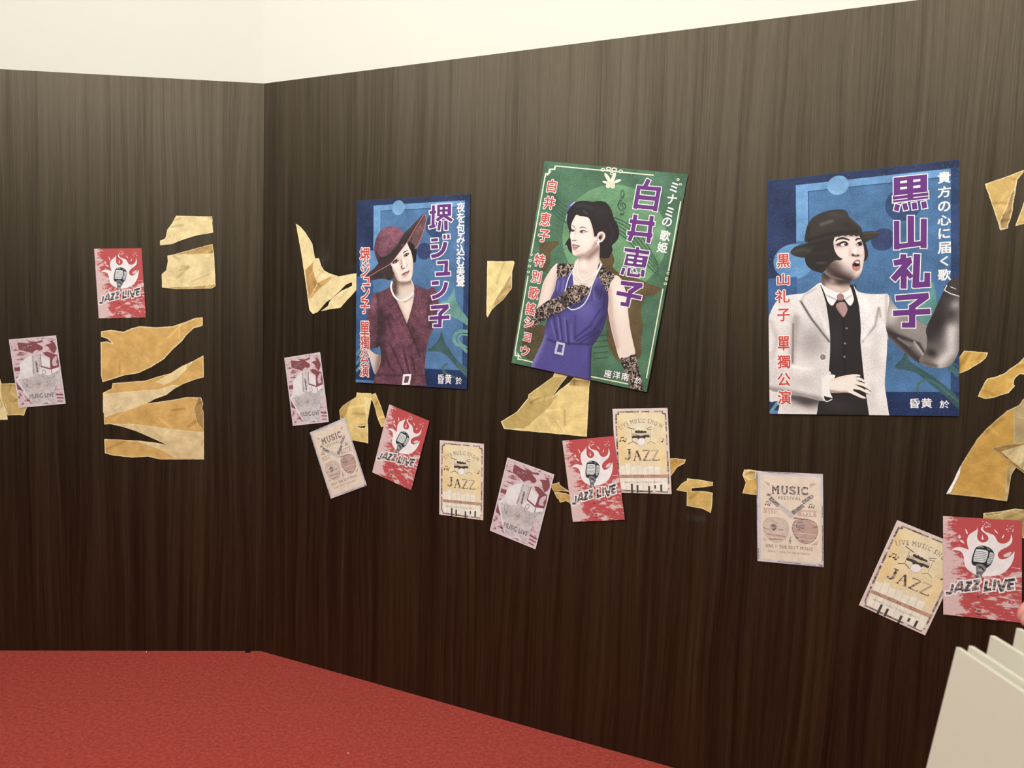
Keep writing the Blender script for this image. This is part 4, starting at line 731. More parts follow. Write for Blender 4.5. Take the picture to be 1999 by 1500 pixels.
columns(A, 'A3', [('黒', 144, 606, 76, 84), ('山', 143, 712, 72, 72), ('礼', 140, 808, 84, 82), ('子', 145, 912, 76, 80), ('單', 145, 1072, 72, 90), ('獨', 146, 1176, 78, 84), ('公', 147, 1276, 80, 84), ('演', 148, 1378, 80, 88)], 4, RED, .022, .055)
column(A, 'tagline', 'A3', [(c, 1049, y, w, h) for c, y, w, h in (('貴', 135, 64, 66), ('方', 216, 66, 64), ('の', 298, 62, 58), ('心', 376, 68, 58), ('に', 450, 58, 58), ('届', 530, 66, 66), ('く', 605, 40, 56), ('歌', 682, 66, 66))], (238, 236, 226), .024)
column(A, 'venue', 'A3', [('昏', 882, 1404, 54, 58), ('黄', 948, 1402, 56, 58), ('於', 1048, 1408, 50, 46)], (238, 234, 224), .018)
root = A.build('concert_poster', 'stock', (66, 112, 160))
tag(root, 'blue concert poster of a singer in pale suit, necktie and black felt hat', 'poster', 'big singer posters on the wall')
hang(root, 'R', 2.4207, .105, .0722, h=.7547, off=.003, tilt=.006)
# ------------------------------------------------------------------ handbills: one of each kind is drawn, then copied
BILL_INK = (1.10, 1.26, 1.36)
# red "JAZZ LIVE" sheet
A = Art(QUAD['F12'], .201, .3027, BILL_INK)
WH = (240, 232, 222); DK = (46, 50, 52)
A.part('flame', 'aged')
A.fill('FL', [(228, 522), (228, 522), (280, 492), (340, 484), (400, 502), (446, 516), (446, 516), (428, 455), (425, 400), (445, 340), (500, 300), (540, 275), (548, 250), (530, 222), (530, 222), (553, 258), (552, 310), (546, 360), (560, 400), (600, 428), (650, 422), (682, 390), (676, 350), (640, 315), (602, 285), (595, 255), (615, 238), (615, 238), (618, 265), (640, 295), (700, 318), (750, 340), (775, 375), (800, 420), (850, 440), (905, 430), (945, 395), (962, 325), (962, 325), (974, 385), (958, 440), (910, 480), (850, 510), (808, 545), (796, 580), (815, 620), (860, 632), (920, 610), (965, 575), (1000, 532), (1000, 532), (992, 610), (960, 690), (900, 765), (820, 815), (720, 838), (620, 838), (520, 815), (430, 760), (392, 690), (386, 630), (372, 570), (335, 535), (285, 525)], WH, 4)
A.fill('FL', [(610, 330), (618, 360), (624, 385), (610, 396), (600, 385), (606, 360)], WH, 3); A.fill('FL', [(755, 265), (790, 300), (800, 320), (770, 300)], WH, 2); A.fill('FL', [(872, 325), (872, 350), (855, 375), (845, 365), (862, 345)], WH, 2)
A.fill('FL', [(398, 262), (425, 290), (432, 325), (415, 320), (410, 290)], WH, 2); A.fill('FL', [(330, 400), (365, 405), (395, 440), (360, 430)], WH, 2); A.fill('FL', [(330, 330), (350, 370), (320, 385)], (222, 200, 194), 2); A.fill('FL', [(865, 578), (930, 545), (965, 545), (940, 590), (880, 605)], (214, 196, 188), 2)
for i in range(16): x, y = 600 + 110 * rng.random(), 160 + 100 * rng.random(); A.ell('FL', x, y, 4 + 8 * rng.random(), 3 + 5 * rng.random(), (222, 186, 180), n=7)
for i in range(12): x, y = 900 + 110 * rng.random(), 215 + 80 * rng.random(); A.ell('FL', x, y, 4 + 10 * rng.random(), 3 + 4 * rng.random(), (222, 186, 180), n=7)
A.part('microphone', 'flat')
A.fill('FL', [(528, 495), (560, 475), (610, 466), (665, 478), (715, 505), (748, 545), (752, 590), (738, 640), (712, 695), (665, 735), (630, 745), (600, 705), (560, 690), (520, 712), (488, 695), (476, 660), (488, 600), (505, 545)], DK, 4)
A.fill('FL', [(536, 512), (580, 512), (630, 520), (676, 535), (672, 590), (655, 640), (640, 665), (600, 672), (545, 660), (500, 655), (505, 600), (520, 550)], (226, 220, 212), 3); A.fill('FL', [(702, 548), (742, 560), (745, 600), (730, 645), (700, 690), (668, 690), (668, 650), (690, 600)], (206, 200, 194), 3)
A.strokes('FL', [([(520 - k * 5, 535 + k * 21), (600 - k * 4, 540 + k * 21), (672 - k * 5, 556 + k * 20)], 6) for k in range(6)] + [([(698 - k * 6, 570 + k * 22), (745 - k * 6, 582 + k * 22)], 7) for k in range(6)], DK, 0, 3)
A.strokes('FL', [([(555, 485), (600, 480), (625, 490)], 8), ([(668, 500), (700, 520)], 6)], (200, 196, 190), 0, 3)
A.fill('FL', [(540, 690), (600, 690), (650, 730), (650, 770), (620, 800), (600, 840), (596, 880), (526, 880), (530, 840), (535, 770), (528, 720)], (126, 122, 118), 2); A.strokes('FL', [([(560, 720), (600, 735), (630, 770)], 16), ([(540, 800), (590, 800)], 10), ([(535, 840), (560, 880)], 14)], DK, 0, 3); A.strokes('FL', [([(560, 760), (600, 770)], 12), ([(565, 820), (585, 850)], 10)], (206, 200, 194))
A.part('streak_print', 'flat'); A.strokes('FL', [([(560, 1085), (562, 1100)], 44), ([(545, 1215), (548, 1232)], 14), ([(540, 1262), (590, 1266)], 18), ([(530, 1295), (585, 1302)], 12)], (86, 66, 66))
LET = {'J': [([(.75, 0), (.75, .80), (.62, .95), (.22, .95), (.10, .74)], 1)], 'A': [([(.0, 1), (.42, .0), (.62, .0), (1.0, 1)], 1), ([(.2, .70), (.82, .70)], .8)], 'Z': [([(.05, .10), (.92, .10)], 1), ([(.86, .12), (.12, .88)], 1.1), ([(.05, .90), (.98, .90)], 1)],
       'L': [([(.15, 0), (.15, .9), (.98, .9)], 1.1)], 'I': [([(.5, 0), (.5, 1)], 2.0)], 'V': [([(.0, 0), (.45, .98), (.58, .98), (1.0, 0)], 1.05)], 'E': [([(.16, 0), (.16, 1)], 1.1), ([(.1, .10), (.98, .10)], 1), ([(.1, .5), (.85, .5)], .9), ([(.1, .90), (.98, .90)], 1)]}
def stamp(st, boxes, w):
    out = []
    for ch, (x, y, bw, bh, sl) in zip(st, boxes):
        for p, k in LET[ch]:
            out.append(([(x + a * bw - (b - .5) * sl, y + b * bh - a * bw * .155) for a, b in p], w * k if ch != 'I' else w))
    return out
bx = [(172, 950, 86, 112, 26), (276, 925, 104, 118, 26), (392, 905, 84, 122, 26), (484, 890, 92, 126, 26), (636, 892, 90, 128, 22), (730, 882, 50, 128, 18), (790, 888, 108, 130, 10), (914, 872, 86, 130, 16)]
Lw = stamp('JAZZLIVE', bx, 33)
A.part('lettering_outline', 'aged').strokes('FL', Lw, (238, 232, 226), 17)
A.part('lettering', 'worn').strokes('FL', Lw, DK, 0)
jazz = A.build('jazz_handbill', 'scuffed_red', (184, 78, 76))

# maroon "MUSIC LIVE" sheet
A = Art(QUAD['F2'], .2008, .3027, BILL_INK); MA = (134, 74, 76); PW = (226, 213, 206)
A.part('scuffed_field', 'scuffed_maroon')
A.fill('ML', [(160, 190), (845, 135), (1000, 1170), (330, 1215)], (212, 184, 182))
A.part('maroon_print', 'flat')
A.fill('ML', [(276, 222), (330, 225), (420, 235), (520, 225), (600, 260), (660, 300), (640, 350), (560, 340), (500, 385), (430, 370), (300, 330), (285, 280)], MA, 2)
A.fill('ML', [(425, 200), (560, 215), (640, 190), (660, 215), (560, 240), (470, 225)], MA, 2); A.fill('ML', [(700, 270), (790, 235), (760, 215), (800, 205), (850, 260), (868, 330), (835, 395), (790, 370), (745, 300)], MA, 3)
A.fill('ML', [(660, 385), (720, 370), (800, 400), (880, 430), (905, 520), (912, 600), (905, 612), (790, 652), (778, 640), (772, 470), (700, 430)], MA); A.fill('ML', [(810, 500), (860, 440), (880, 480), (865, 540), (890, 580), (830, 600), (810, 570)], (200, 172, 172), 2)
A.fill('ML', [(234, 608), (325, 612), (322, 664), (240, 658)], MA); A.fill('ML', [(268, 838), (390, 985), (330, 960), (290, 950)], MA); A.strokes('ML', [([(195, 352), (260, 340), (340, 342)], [5, 12, 4]), ([(290, 410), (350, 395)], 12), ([(270, 490), (375, 488)], 14), ([(300, 380), (330, 375)], 14), ([(870, 1040), (980, 1050)], 22), ([(880, 1090), (985, 1095)], 18), ([(890, 1140), (975, 1145)], 14), ([(300, 1060), (330, 1070)], 18), ([(400, 1060), (420, 1060)], 12), ([(430, 1115), (480, 1125)], 30), ([(355, 1160), (390, 1165)], 12), ([(310, 1010), (345, 1030)], 14)], MA)
A.part('lantern_shape', 'aged')
A.fill('ML', [(322, 560), (340, 530), (430, 450), (505, 400), (545, 388), (600, 402), (626, 422), (626, 422), (770, 478), (780, 640), (906, 612), (922, 720), (936, 805), (862, 885), (850, 960), (862, 1080), (800, 1155), (765, 1170), (735, 1140), (600, 1200), (520, 1165), (470, 1085), (400, 1010), (340, 920), (268, 800), (322, 715)], PW)
A.part('maroon_print'); A.strokes('ML', [([(622, 412), (634, 600), (784, 642), (906, 606)], 20), ([(796, 650), (812, 752)], 12), ([(776, 470), (786, 640)], 14), ([(500, 420), (522, 720)], 8)], MA)
A.part('winged_emblem', 'sketch')
A.fill('ML', [(470, 760), (560, 720), (660, 720), (760, 740), (860, 690), (930, 660), (930, 800), (862, 885), (850, 960), (860, 1080), (800, 1150), (740, 1130), (600, 1185), (520, 1150), (480, 1080), (420, 1000), (350, 900), (300, 800), (380, 790)], (204, 190, 185), 3)
A.fill('ML', [(500, 405), (545, 390), (600, 405), (622, 425), (634, 600), (600, 720), (530, 720), (512, 600)], (206, 192, 187))
A.part('guitar', 'worn'); GY = (120, 108, 104)
A.strokes('ML', [([(512, 430), (536, 720)], 5), ([(600, 420), (618, 600)], 5), ([(560, 520), (588, 690)], 24)], (70, 58, 58)); A.ell('ML', 605, 850, 90, 105, (190, 178, 172), -6); A.ell('ML', 612, 980, 110, 90, (200, 188, 182), -6); A.ell('ML', 603, 870, 36, 48, GY, ring=8); A.ell('ML', 605, 870, 16, 24, GY); A.ell('ML', 680, 690, 30, 36, GY, ring=9)
for k in range(9):
    a = k * .12
    A.strokes('ML', [([(690, 800 + k * 14), (760, 770 + k * 16), (840 + 20 * math.sin(k), 700 + k * 26)], [3, 7, 2]), ([(520, 830 + k * 12), (440, 800 + k * 16), (340 + 10 * k, 760 + k * 24)], [3, 7, 2])], (150, 136, 132), 0, 3)
A.strokes('ML', [([(365, 800), (420, 900), (500, 930)], [4, 10, 4]), ([(650, 740), (700, 790)], [8, 4]), ([(410, 860), (450, 900)], 9)], (70, 60, 60), 0, 3)
A.part('lettering', 'worn').text('ML', 'MUSIC LIVE', (472, 1092), (842, 1070), 66, (66, 58, 58), .02)
A.part('heading_lettering', 'worn').text('ML', 'JAZZ', (350, 330), (500, 320), 58, (92, 60, 62), .02, .1)
A.part('sheet_edge_line', 'flat'); A.strokes('ML', [([(150, 178), (855, 125), (1008, 1180), (322, 1226), (150, 178)], 9)], (222, 202, 200))
maroon = A.build('music_handbill', 'aged', (214, 192, 190))

# orange "JAZZ" sheet with drum kit
A = Art(QUAD['F6'], .1994, .3021, BILL_INK); BR = (84, 74, 68)
A.part('cream_panel', 'aged')
A.fill('DR', [(872, 545), (900, 525), (1290, 560), (1318, 590), (1318, 1350), (1300, 1380), (880, 1322), (866, 1300)], (232, 206, 160), 0, (), 3.0, [('b', 1090, 1250, 300, 160, 0, (226, 206, 180), .9), ('b', 1090, 700, 170, 130, 0, (232, 214, 184), .8), ('s', [(880, 640), (900, 1000)], 90, (234, 196, 138), .8), ('b', 1280, 1000, 60, 120, 0, (234, 198, 142), .8), ('b', 1000, 990, 160, 60, 0, (236, 200, 144), .7)])
A.part('frame_lines', 'worn')
A.strokes('DR', [([(885, 517), (1080, 534)], 15), ([(1105, 535), (1180, 542)], 12), ([(1225, 545), (1305, 552)], 15), ([(885, 512), (888, 540), (866, 540), (862, 640)], 14), ([(1300, 548), (1302, 575), (1328, 580), (1330, 640)], 14), ([(862, 660), (860, 760)], 15), ([(860, 790), (859, 900)], 14), ([(858, 925), (857, 1110)], 15), ([(856, 1140), (856, 1290)], 13), ([(1330, 660), (1329, 760)], 11), ([(1329, 790), (1328, 900)], 9), ([(1327, 960), (1325, 1180)], 14), ([(1325, 1200), (1323, 1310)], 12), ([(856, 1290), (874, 1310), (872, 1330), (1010, 1350)], 15), ([(1030, 1352), (1170, 1368)], 16), ([(1200, 1372), (1306, 1388), (1310, 1362), (1324, 1350)], 10)], BR)
A.part('heading_lettering', 'worn')
A.text('DR', 'LIVE MUSIC SHOW', (898, 706), (1290, 732), 40, (104, 84, 66), .008, 0, .62, serif=True)
A.part('drum_kit', 'flat'); BK = (70, 62, 58)
A.strokes('DR', [([(962, 682), (1032, 710)], 7), ([(1142, 717), (1192, 698)], 6), ([(1150, 730), (1190, 726)], 6), ([(1002, 712), (1004, 830)], 3), ([(1010, 835), (960, 855)], 6), ([(1010, 835), (1050, 866)], 6), ([(1180, 735), (1178, 840)], 2), ([(1140, 870), (1180, 850), (1220, 880)], 4)], BK)
A.fill('DR', [(1010, 745), (1165, 755), (1160, 810), (1006, 800)], (206, 186, 152)); A.fill('DR', [(1038, 722), (1062, 728), (1068, 720), (1088, 734), (1096, 726), (1118, 738), (1136, 736), (1140, 756), (1040, 750)], BK, 2); A.fill('DR', [(1004, 778), (1060, 775), (1090, 785), (1120, 778), (1168, 786), (1164, 806), (1130, 802), (1120, 822), (1060, 820), (1050, 800), (1008, 800)], BK, 2); A.strokes('DR', [([(1012, 750), (1016, 800)], 5), ([(1165, 775), (1166, 808)], 5), ([(1030, 760), (1050, 770)], 4)], BK)
A.ell('DR', 1090, 845, 40, 42, (186, 170, 150)); A.ell('DR', 1090, 844, 36, 38, (238, 228, 214))
A.note('DR', 890, 818, 46, BK, True); A.note('DR', 934, 826, 44, BK); A.note('DR', 1284, 862, 44, BK); A.note('DR', 1240, 856, 40, (214, 192, 158), True)
A.part('title_lettering', 'worn'); JC = (66, 56, 50)
A.strokes('DR', [([(972, 908), (970, 1000), (952, 1016), (934, 1008), (934, 996)], [20, 20, 12, 10, 14]), ([(948, 910), (986, 912)], 7), ([(1040, 928), (1012, 1030)], 7), ([(1040, 928), (1072, 1034)], 17), ([(1022, 992), (1060, 996)], 6), ([(1000, 1030), (1026, 1032)], 6), ([(1054, 1034), (1086, 1037)], 6)], JC)
A.strokes('DR', [([(1100, 936), (1160, 941)], 8), ([(1158, 944), (1104, 1036)], 16), ([(1096, 1037), (1166, 1043)], 9), ([(1101, 934), (1101, 952)], 6), ([(1163, 1028), (1163, 1044)], 6)], (96, 82, 74)); A.strokes('DR', [([(1180, 942), (1244, 948)], 8), ([(1240, 950), (1184, 1042)], 16), ([(1181, 940), (1181, 958)], 6)], (176, 152, 124)); A.strokes('DR', [([(1176, 1043), (1248, 1050)], 9), ([(1246, 1034), (1246, 1051)], 6)], JC)
A.part('piano_keys', 'aged')
tops = [(872, 918, 1078), (926, 972, 1056), (980, 1028, 1090), (1034, 1078, 1082), (1086, 1132, 1106), (1140, 1188, 1098), (1198, 1250, 1116), (1260, 1312, 1168)]
A.polys('DR', [[(a, t), (b, t + 3), (b, 1172 + (b - 870) * .08), (a, 1172 + (a - 870) * .08)] for a, b, t in tops if t < 1165], (238, 224, 200))
A.polys('DR', [[(a, 1206 + (a - 870) * .08), (b, 1206 + (b - 870) * .08), (b, 1318 + (b - 870) * .13), (a, 1318 + (a - 870) * .13)] for a, b, t in tops], (236, 222, 202))
A.part('brown_band', 'aged'); A.fill('DR', [(866, 1166), (1318, 1206), (1318, 1240), (866, 1198)], (196, 148, 122))
A.part('piano_keys'); A.strokes('DR', [([(976, 1270), (974, 1368)], 18), ([(1028, 1288), (1026, 1366)], 18), ([(1136, 1308), (1136, 1390)], 18), ([(1194, 1304), (1194, 1340)], 16), ([(1252, 1304), (1250, 1372)], 18)], (74, 68, 66))
A.part('footer_lettering', 'worn'); A.text('DR', 'ONLY THE BEST MUSIC', (890, 1196), (1250, 1228), 24, (92, 62, 48), .004, serif=True); A.text('DR', 'HIGHEST QUALITY INSTRUMENTS', (905, 1256), (1245, 1286), 15, (120, 98, 80), 0, serif=True)
drums = A.build('drum_handbill', 'aged', (222, 196, 182))

# pale "MUSIC FESTIVAL" sheet with crossed guitars
A = Art(QUAD['F10'], .2053, .3027, BILL_INK); FK = (86, 76, 74)
A.part('cream_panel', 'aged'); A.fill('FE', [(300, 180), (1105, 215), (1108, 1365), (318, 1300)], (226, 202, 178))
A.part('border_print', 'worn'); A.strokes('FE', [([(258, 150), (262, 500)], 14), ([(264, 560), (268, 800)], 7), ([(278, 1160), (284, 1310)], 12), ([(1130, 600), (1130, 760)], 10), ([(1132, 860), (1134, 1330)], 12), ([(400, 150), (800, 165)], 8), ([(540, 1340), (840, 1370)], 9), ([(1080, 1385), (1135, 1395)], 26), ([(870, 1378), (1040, 1390)], 6)], (110, 96, 100))
A.part('tan_print', 'aged'); TN = (202, 166, 146)
A.polys('FE', [[(345, 622), (556, 640), (540, 675), (556, 712), (345, 694)], [(800, 655), (1056, 664), (1040, 706), (1056, 750), (800, 738)], [(345, 268), (428, 290), (424, 338)], [(960, 300), (1050, 296), (966, 366)], [(346, 1018), (404, 1064), (350, 1062)], [(985, 1120), (1066, 1066), (1062, 1126)]], TN)
A.part('ribbon_lettering', 'aged'); A.text('FE', 'ESTD', (386, 692), (552, 702), 52, (236, 218, 198), .02, serif=True); A.text('FE', '1928', (848, 724), (1018, 732), 56, (240, 226, 208), .02, serif=True)
A.part('guitars', 'worn')
A.strokes('FE', [([(540, 585), (740, 745)], 62)], (196, 184, 172)); A.strokes('FE', [([(735, 700), (770, 668)], 62), ([(758, 688), (880, 590)], 56), ([(868, 560), (980, 480)], 50)], (112, 100, 98)); A.strokes('FE', [([(430, 490), (545, 600)], 54), ([(388, 440), (440, 460)], 34)], (110, 98, 96)); A.ell('FE', 985, 478, 30, 24, (128, 114, 110), -35); A.ell('FE', 985, 478, 12, 10, (220, 200, 180), -35); A.strokes('FE', [([(440, 510), (500, 530)], 6), ([(880, 560), (930, 545), (920, 510)], 6)], (222, 204, 186))
def body(x, y, col, edge): A.fill('FE', [(x - 30, y - 165), (x + 60, y - 155), (x + 140, y - 110), (x + 172, y - 20), (x + 150, y + 90), (x + 70, y + 160), (x - 20, y + 170), (x - 110, y + 110), (x - 165, y + 10), (x - 168, y - 80), (x - 120, y - 150)], edge, 4); A.fill('FE', [(x - 28, y - 157), (x + 58, y - 148), (x + 132, y - 106), (x + 164, y - 20), (x + 143, y + 86), (x + 67, y + 152), (x - 18, y + 162), (x - 104, y + 105), (x - 157, y + 10), (x - 160, y - 76), (x - 114, y - 142)], col, 4)
body(510, 918, (206, 184, 164), (168, 148, 136)); body(900, 935, (182, 142, 126), FK)
A.fill('FE', [(440, 860), (490, 840), (525, 870), (515, 910), (480, 930), (450, 905)], (112, 92, 84), 3); A.strokes('FE', [([(450, 790), (500, 812)], 9), ([(520, 835), (545, 822)], 9), ([(395, 975), (640, 1010)], 22), ([(420, 1040), (600, 1050)], 16), ([(350, 890), (440, 920)], 14), ([(540, 915), (610, 925)], 22)], (166, 124, 108)); A.ell('FE', 835, 868, 56, 58, (96, 80, 76), ring=12); A.ell('FE', 838, 870, 36, 38, (140, 122, 114)); A.strokes('FE', [([(750, 760), (850, 775), (980, 795)], [18, 14, 6]), ([(860, 940), (960, 955)], 8), ([(880, 985), (920, 990)], 8), ([(980, 880), (1060, 890)], 8), ([(770, 1010), (900, 1080)], 10)], (100, 76, 70), 0, 3); A.strokes('FE', [([(780, 960), (1050, 985)], 12), ([(800, 1040), (1000, 1060)], 14), ([(990, 830), (1050, 850)], 10)], (210, 180, 162))
A.part('title_lettering', 'worn')
for ch, x, w in zip('MUSIC', (506, 628, 734, 814, 894), (84, 76, 72, 20, 84)): A.glyphs('FE', [(ch, x, 382 + (x - 500) * .045, w, 112)], FK, .04 if ch != 'I' else .0)
A.strokes('FE', [([(452, 328), (486, 330)], 10), ([(528, 332), (556, 334)], 10), ([(452, 432), (486, 433)], 10), ([(528, 435), (560, 437)], 10), ([(585, 336), (620, 338)], 10), ([(645, 340), (676, 341)], 10), ([(792, 345), (836, 347)], 10), ([(792, 446), (836, 448)], 10)], FK)
A.text('FE', 'FESTIVAL', (540, 510), (850, 522), 44, (128, 108, 98), .02, serif=True)
A.part('footer_lettering', 'worn'); A.text('FE', 'ONLY THE BEST MUSIC', (372, 1146), (1008, 1196), 44, (96, 84, 80), .012, serif=True); A.text('FE', 'HIGHEST QUALITY INSTRUMENTS', (406, 1212), (968, 1258), 27, (116, 104, 98), .004, serif=True)
A.part('note_print', 'flat'); A.note('FE', 372, 582, 52, FK, True); A.note('FE', 424, 592, 50, FK); A.note('FE', 952, 618, 52, FK, True); A.note('FE', 1010, 626, 50, FK); A.clef('FE', 700, 1058, 100, FK)
fest = A.build('festival_handbill', 'aged', (204, 190, 188))

def copies(first, rows, cat, group):
    for i, (w, s, z, th, off, label) in enumerate(rows):
        o = first if i == 0 else copy_tree(first)
        hang(o, w, s, z, th, off=off, tilt=.006, h=.3025); tag(o, label, cat, group)
copies(jazz, [('L', -.6139, .0845, .0538, .0015, 'red handbill with flaming microphone on the left wall beside torn brown scraps'),
              ('R', .7444, -.5517, -.2588, .004, 'red handbill with flaming microphone tilted clockwise, below the maroon-hat poster'),
              ('R', 1.5816, -.5836, .1849, .0055, 'red handbill with flaming microphone overlapping the left side of an orange drum handbill'),
              ('R', 2.8084, -.7017, .0753, .0055, 'red handbill with flaming microphone at the lower right, above the white boards')], 'handbill', 'red jazz handbills')
copies(maroon, [('L', -.9693, -.3152, .122, .003, 'maroon handbill with guitar at the far left edge, over a tan scrap'),
                ('R', .2513, -.3493, .1771, .0015, 'pinkish maroon handbill with guitar just right of the wall corner'),
                ('R', 1.2983, -.7102, -.2147, .004, 'maroon handbill with guitar, tilted clockwise, below the green poster')], 'handbill', 'maroon music handbills')
copies(drums, [('R', 1.0327, -.6526, .0265, .0015, 'orange drum kit handbill hanging straight, alone between a red and a maroon handbill'),
               ('R', 1.7563, -.4595, .1014, .003, 'orange drum kit handbill below the green poster, left edge under a red handbill'),
               ('R', 2.6257, -.7631, -.2998, .0025, 'tilted orange drum kit handbill at the lower right, corner under a red handbill')], 'handbill', 'orange drum handbills')
copies(fest, [('R', .4283, -.6342, .4121, .004, 'pale crossed-guitars handbill tilted anticlockwise, lower left below a maroon handbill'),
              ('R', 2.262, -.6292, .0726, .004, 'pale crossed-guitars handbill hanging straight below the pale-suit poster')], 'handbill', 'pale festival handbills')
bpy.data.objects.remove(_fo)
# ------------------------------------------------------------------ torn remnants of older brown paper left on the walls
PAPER_INK = np.array((1.08, 1.12, 1.10))
GOLD = (212, 172, 104); PALE = (232, 212, 160); RIM = (244, 226, 180); TAN = (196, 168, 108); DUN = (186, 154, 96)
def rough(p, amp, d):
    """torn outline: points every d metres, shaken by fractal noise"""
    q = resample(p, d); out = []
    for x, y in q:
        n = mnoise.noise_vector(Vector((x * 60, y * 60, 3.1))) * .7 + mnoise.noise_vector(Vector((x * 210, y * 210, 7.7))) * .5
        out.append((x + n.x * amp, y + n.y * amp))
    return np.array(out)
def edge_dist(v, loops):
    d = np.full(len(v), 1e9)
    for l in loops:
        for a, b in zip(l, np.roll(l, -1, 0)):
            ab = b - a; t = np.clip(((v - a) @ ab) / max(ab @ ab, 1e-12), 0, 1); d = np.minimum(d, ((v - a - t[:, None] * ab) ** 2).sum(1))
    return np.sqrt(d)
def relief(v, k): return np.array([mnoise.noise(Vector((x * 16 + k, y * 16, k))) * .5 + mnoise.noise(Vector((x * 45, y * 45 + k, k))) * .22 for x, y in v])
def torn(w, fr, outline, col, label, holes=(), layers=(), off=.0012, lift=.0012, rimw=.0028, seed=0.0, amp=.0010, group='torn remnants of brown paper', rim=RIM):
    """a scrap with real thickness, curling a little off the wall; layers are further plies of paper stuck on it"""
    P = on_wall(w, ph(fr, outline)); c = P.mean(0); root = None
    def sheet(name, loops, base, z0, parent, rw, dens, thick):
        loops = [rough(l, amp, .004) for l in loops]
        v, t = triangulate(loops, False, dens)
        d = edge_dist(v, loops); k = np.clip(1.25 - d / rw + .5 * relief(v * 3, 5.0), 0, 1)[:, None] if rw else np.zeros((len(v), 1))
        tone = (relief(v, seed + 2.0) * 26)[:, None]
        cc = np.clip((np.asarray(base, float) + tone * np.array([1, 1, .9])) * (1 - k) + np.asarray(rim, float) * k, 0, 255)
        lo, hi = v.min(0), v.max(0); r2 = np.random.default_rng(int(seed * 10) + len(v))
        for _ in range(7):     # creases and rubbed streaks in the old paper
            p = lo + (hi - lo) * r2.random(2); a2 = r2.normal(.5, .7); q = p + np.array([math.cos(a2), math.sin(a2)]) * r2.uniform(.02, .10)
            ab = q - p; tt = np.clip(((v - p) @ ab) / (ab @ ab), 0, 1); dd = np.hypot(*(v - p - tt[:, None] * ab).T)
            cc = cc + (np.exp(-(dd / r2.uniform(.002, .006)) ** 2) * r2.choice([-34, -26, 20, 24]))[:, None] * np.array([1, 1, .85]) * (1 - k)
        cc = np.clip(cc, 0, 255)
        z = z0 + lift * (1.0 + relief(v, seed))
        n = len(v); V = np.vstack([np.c_[v, z], np.c_[v, z - thick]]); a = v[t]
        fl = ((a[:, 1, 0] - a[:, 0, 0]) * (a[:, 2, 1] - a[:, 0, 1]) - (a[:, 2, 0] - a[:, 0, 0]) * (a[:, 1, 1] - a[:, 0, 1])) < 0
        t = t.copy(); t[fl] = t[fl][:, ::-1]
        E = {}
        for q in t:
            for i in range(3): E[(q[i], q[(i + 1) % 3])] = 1
        side = [(a_, a_ + n, b_ + n, b_) for (a_, b_) in E if (b_, a_) not in E]
        me = bpy.data.meshes.new(name); me.from_pydata([tuple(p) for p in V.tolist()], [], [tuple(q) for q in t.tolist()] + [tuple(q[::-1]) for q in (t + n).tolist()] + [tuple(int(i) for i in s) for s in side])
        at = me.color_attributes.new('ink', 'FLOAT_COLOR', 'POINT'); at.data.foreach_set('color', np.c_[np.vstack([np.minimum(lin(cc) * PAPER_INK, .95), lin(cc) * .9]), np.ones(2 * n)].astype(np.float32).ravel()); me.update()
        return link(name, me, M['gold'], parent)
    if layers: root = empty('torn_paper'); top = root
    o = sheet('ply' if layers else 'torn_paper', [P - c] + [on_wall(w, ph(fr, h)) - c for h in holes], col, off, root, rimw, .0045, .0006)
    for i, (f2, lp, lc, *rw) in enumerate(layers):
        sheet('ply', [on_wall(w, ph(f2 or fr, lp)) - c], lc, off + .0004 + .00035 * i, root, rw[0] if rw else .0012, .0045, .0003)
    r = root or o
    r.matrix_world = wmat(w, c[0], c[1]); tag(r, label, 'torn paper', group); return r

torn('L', 'g1', [(1150, 135), (1440, 140), (1585, 150), (1605, 340), (1400, 375), (1250, 420), (1100, 480), (955, 495), (955, 440), (1020, 410), (1045, 300), (1100, 230)], PALE, 'upper torn brown scrap on the left wall, slanted lower edge, above a squarer scrap', layers=[('g1', [(1320, 138), (1590, 142), (1600, 210), (1560, 160)], DUN)], seed=1)
torn('L', 'g1', [(1045, 620), (1110, 610), (1290, 560), (1595, 478), (1615, 600), (1632, 990), (1585, 1022), (1150, 1030), (980, 1010), (975, 850), (1030, 800), (1052, 690)], PALE, 'squarish torn brown scrap on the left wall just right of the red handbill', layers=[('g1', [(1100, 612), (1290, 560), (1595, 478), (1614, 598)], DUN), ('g1', [(1000, 1005), (1250, 998), (1450, 988), (1628, 965), (1632, 995), (1585, 1022), (1150, 1030)], DUN)], seed=2)
torn('L', 'g2', [(85, 228), (180, 215), (300, 232), (370, 200), (450, 180), (600, 190), (760, 180), (880, 140), (980, 100), (1045, 95), (1045, 175), (960, 200), (890, 265), (850, 320), (760, 400), (680, 490), (560, 565), (440, 622), (300, 645), (100, 708), (85, 640), (82, 330), (145, 322), (195, 342), (150, 300), (88, 280)], GOLD, 'wide torn golden brown scrap on the left wall, its upper right end a narrow tongue', seed=3, rimw=.0045)
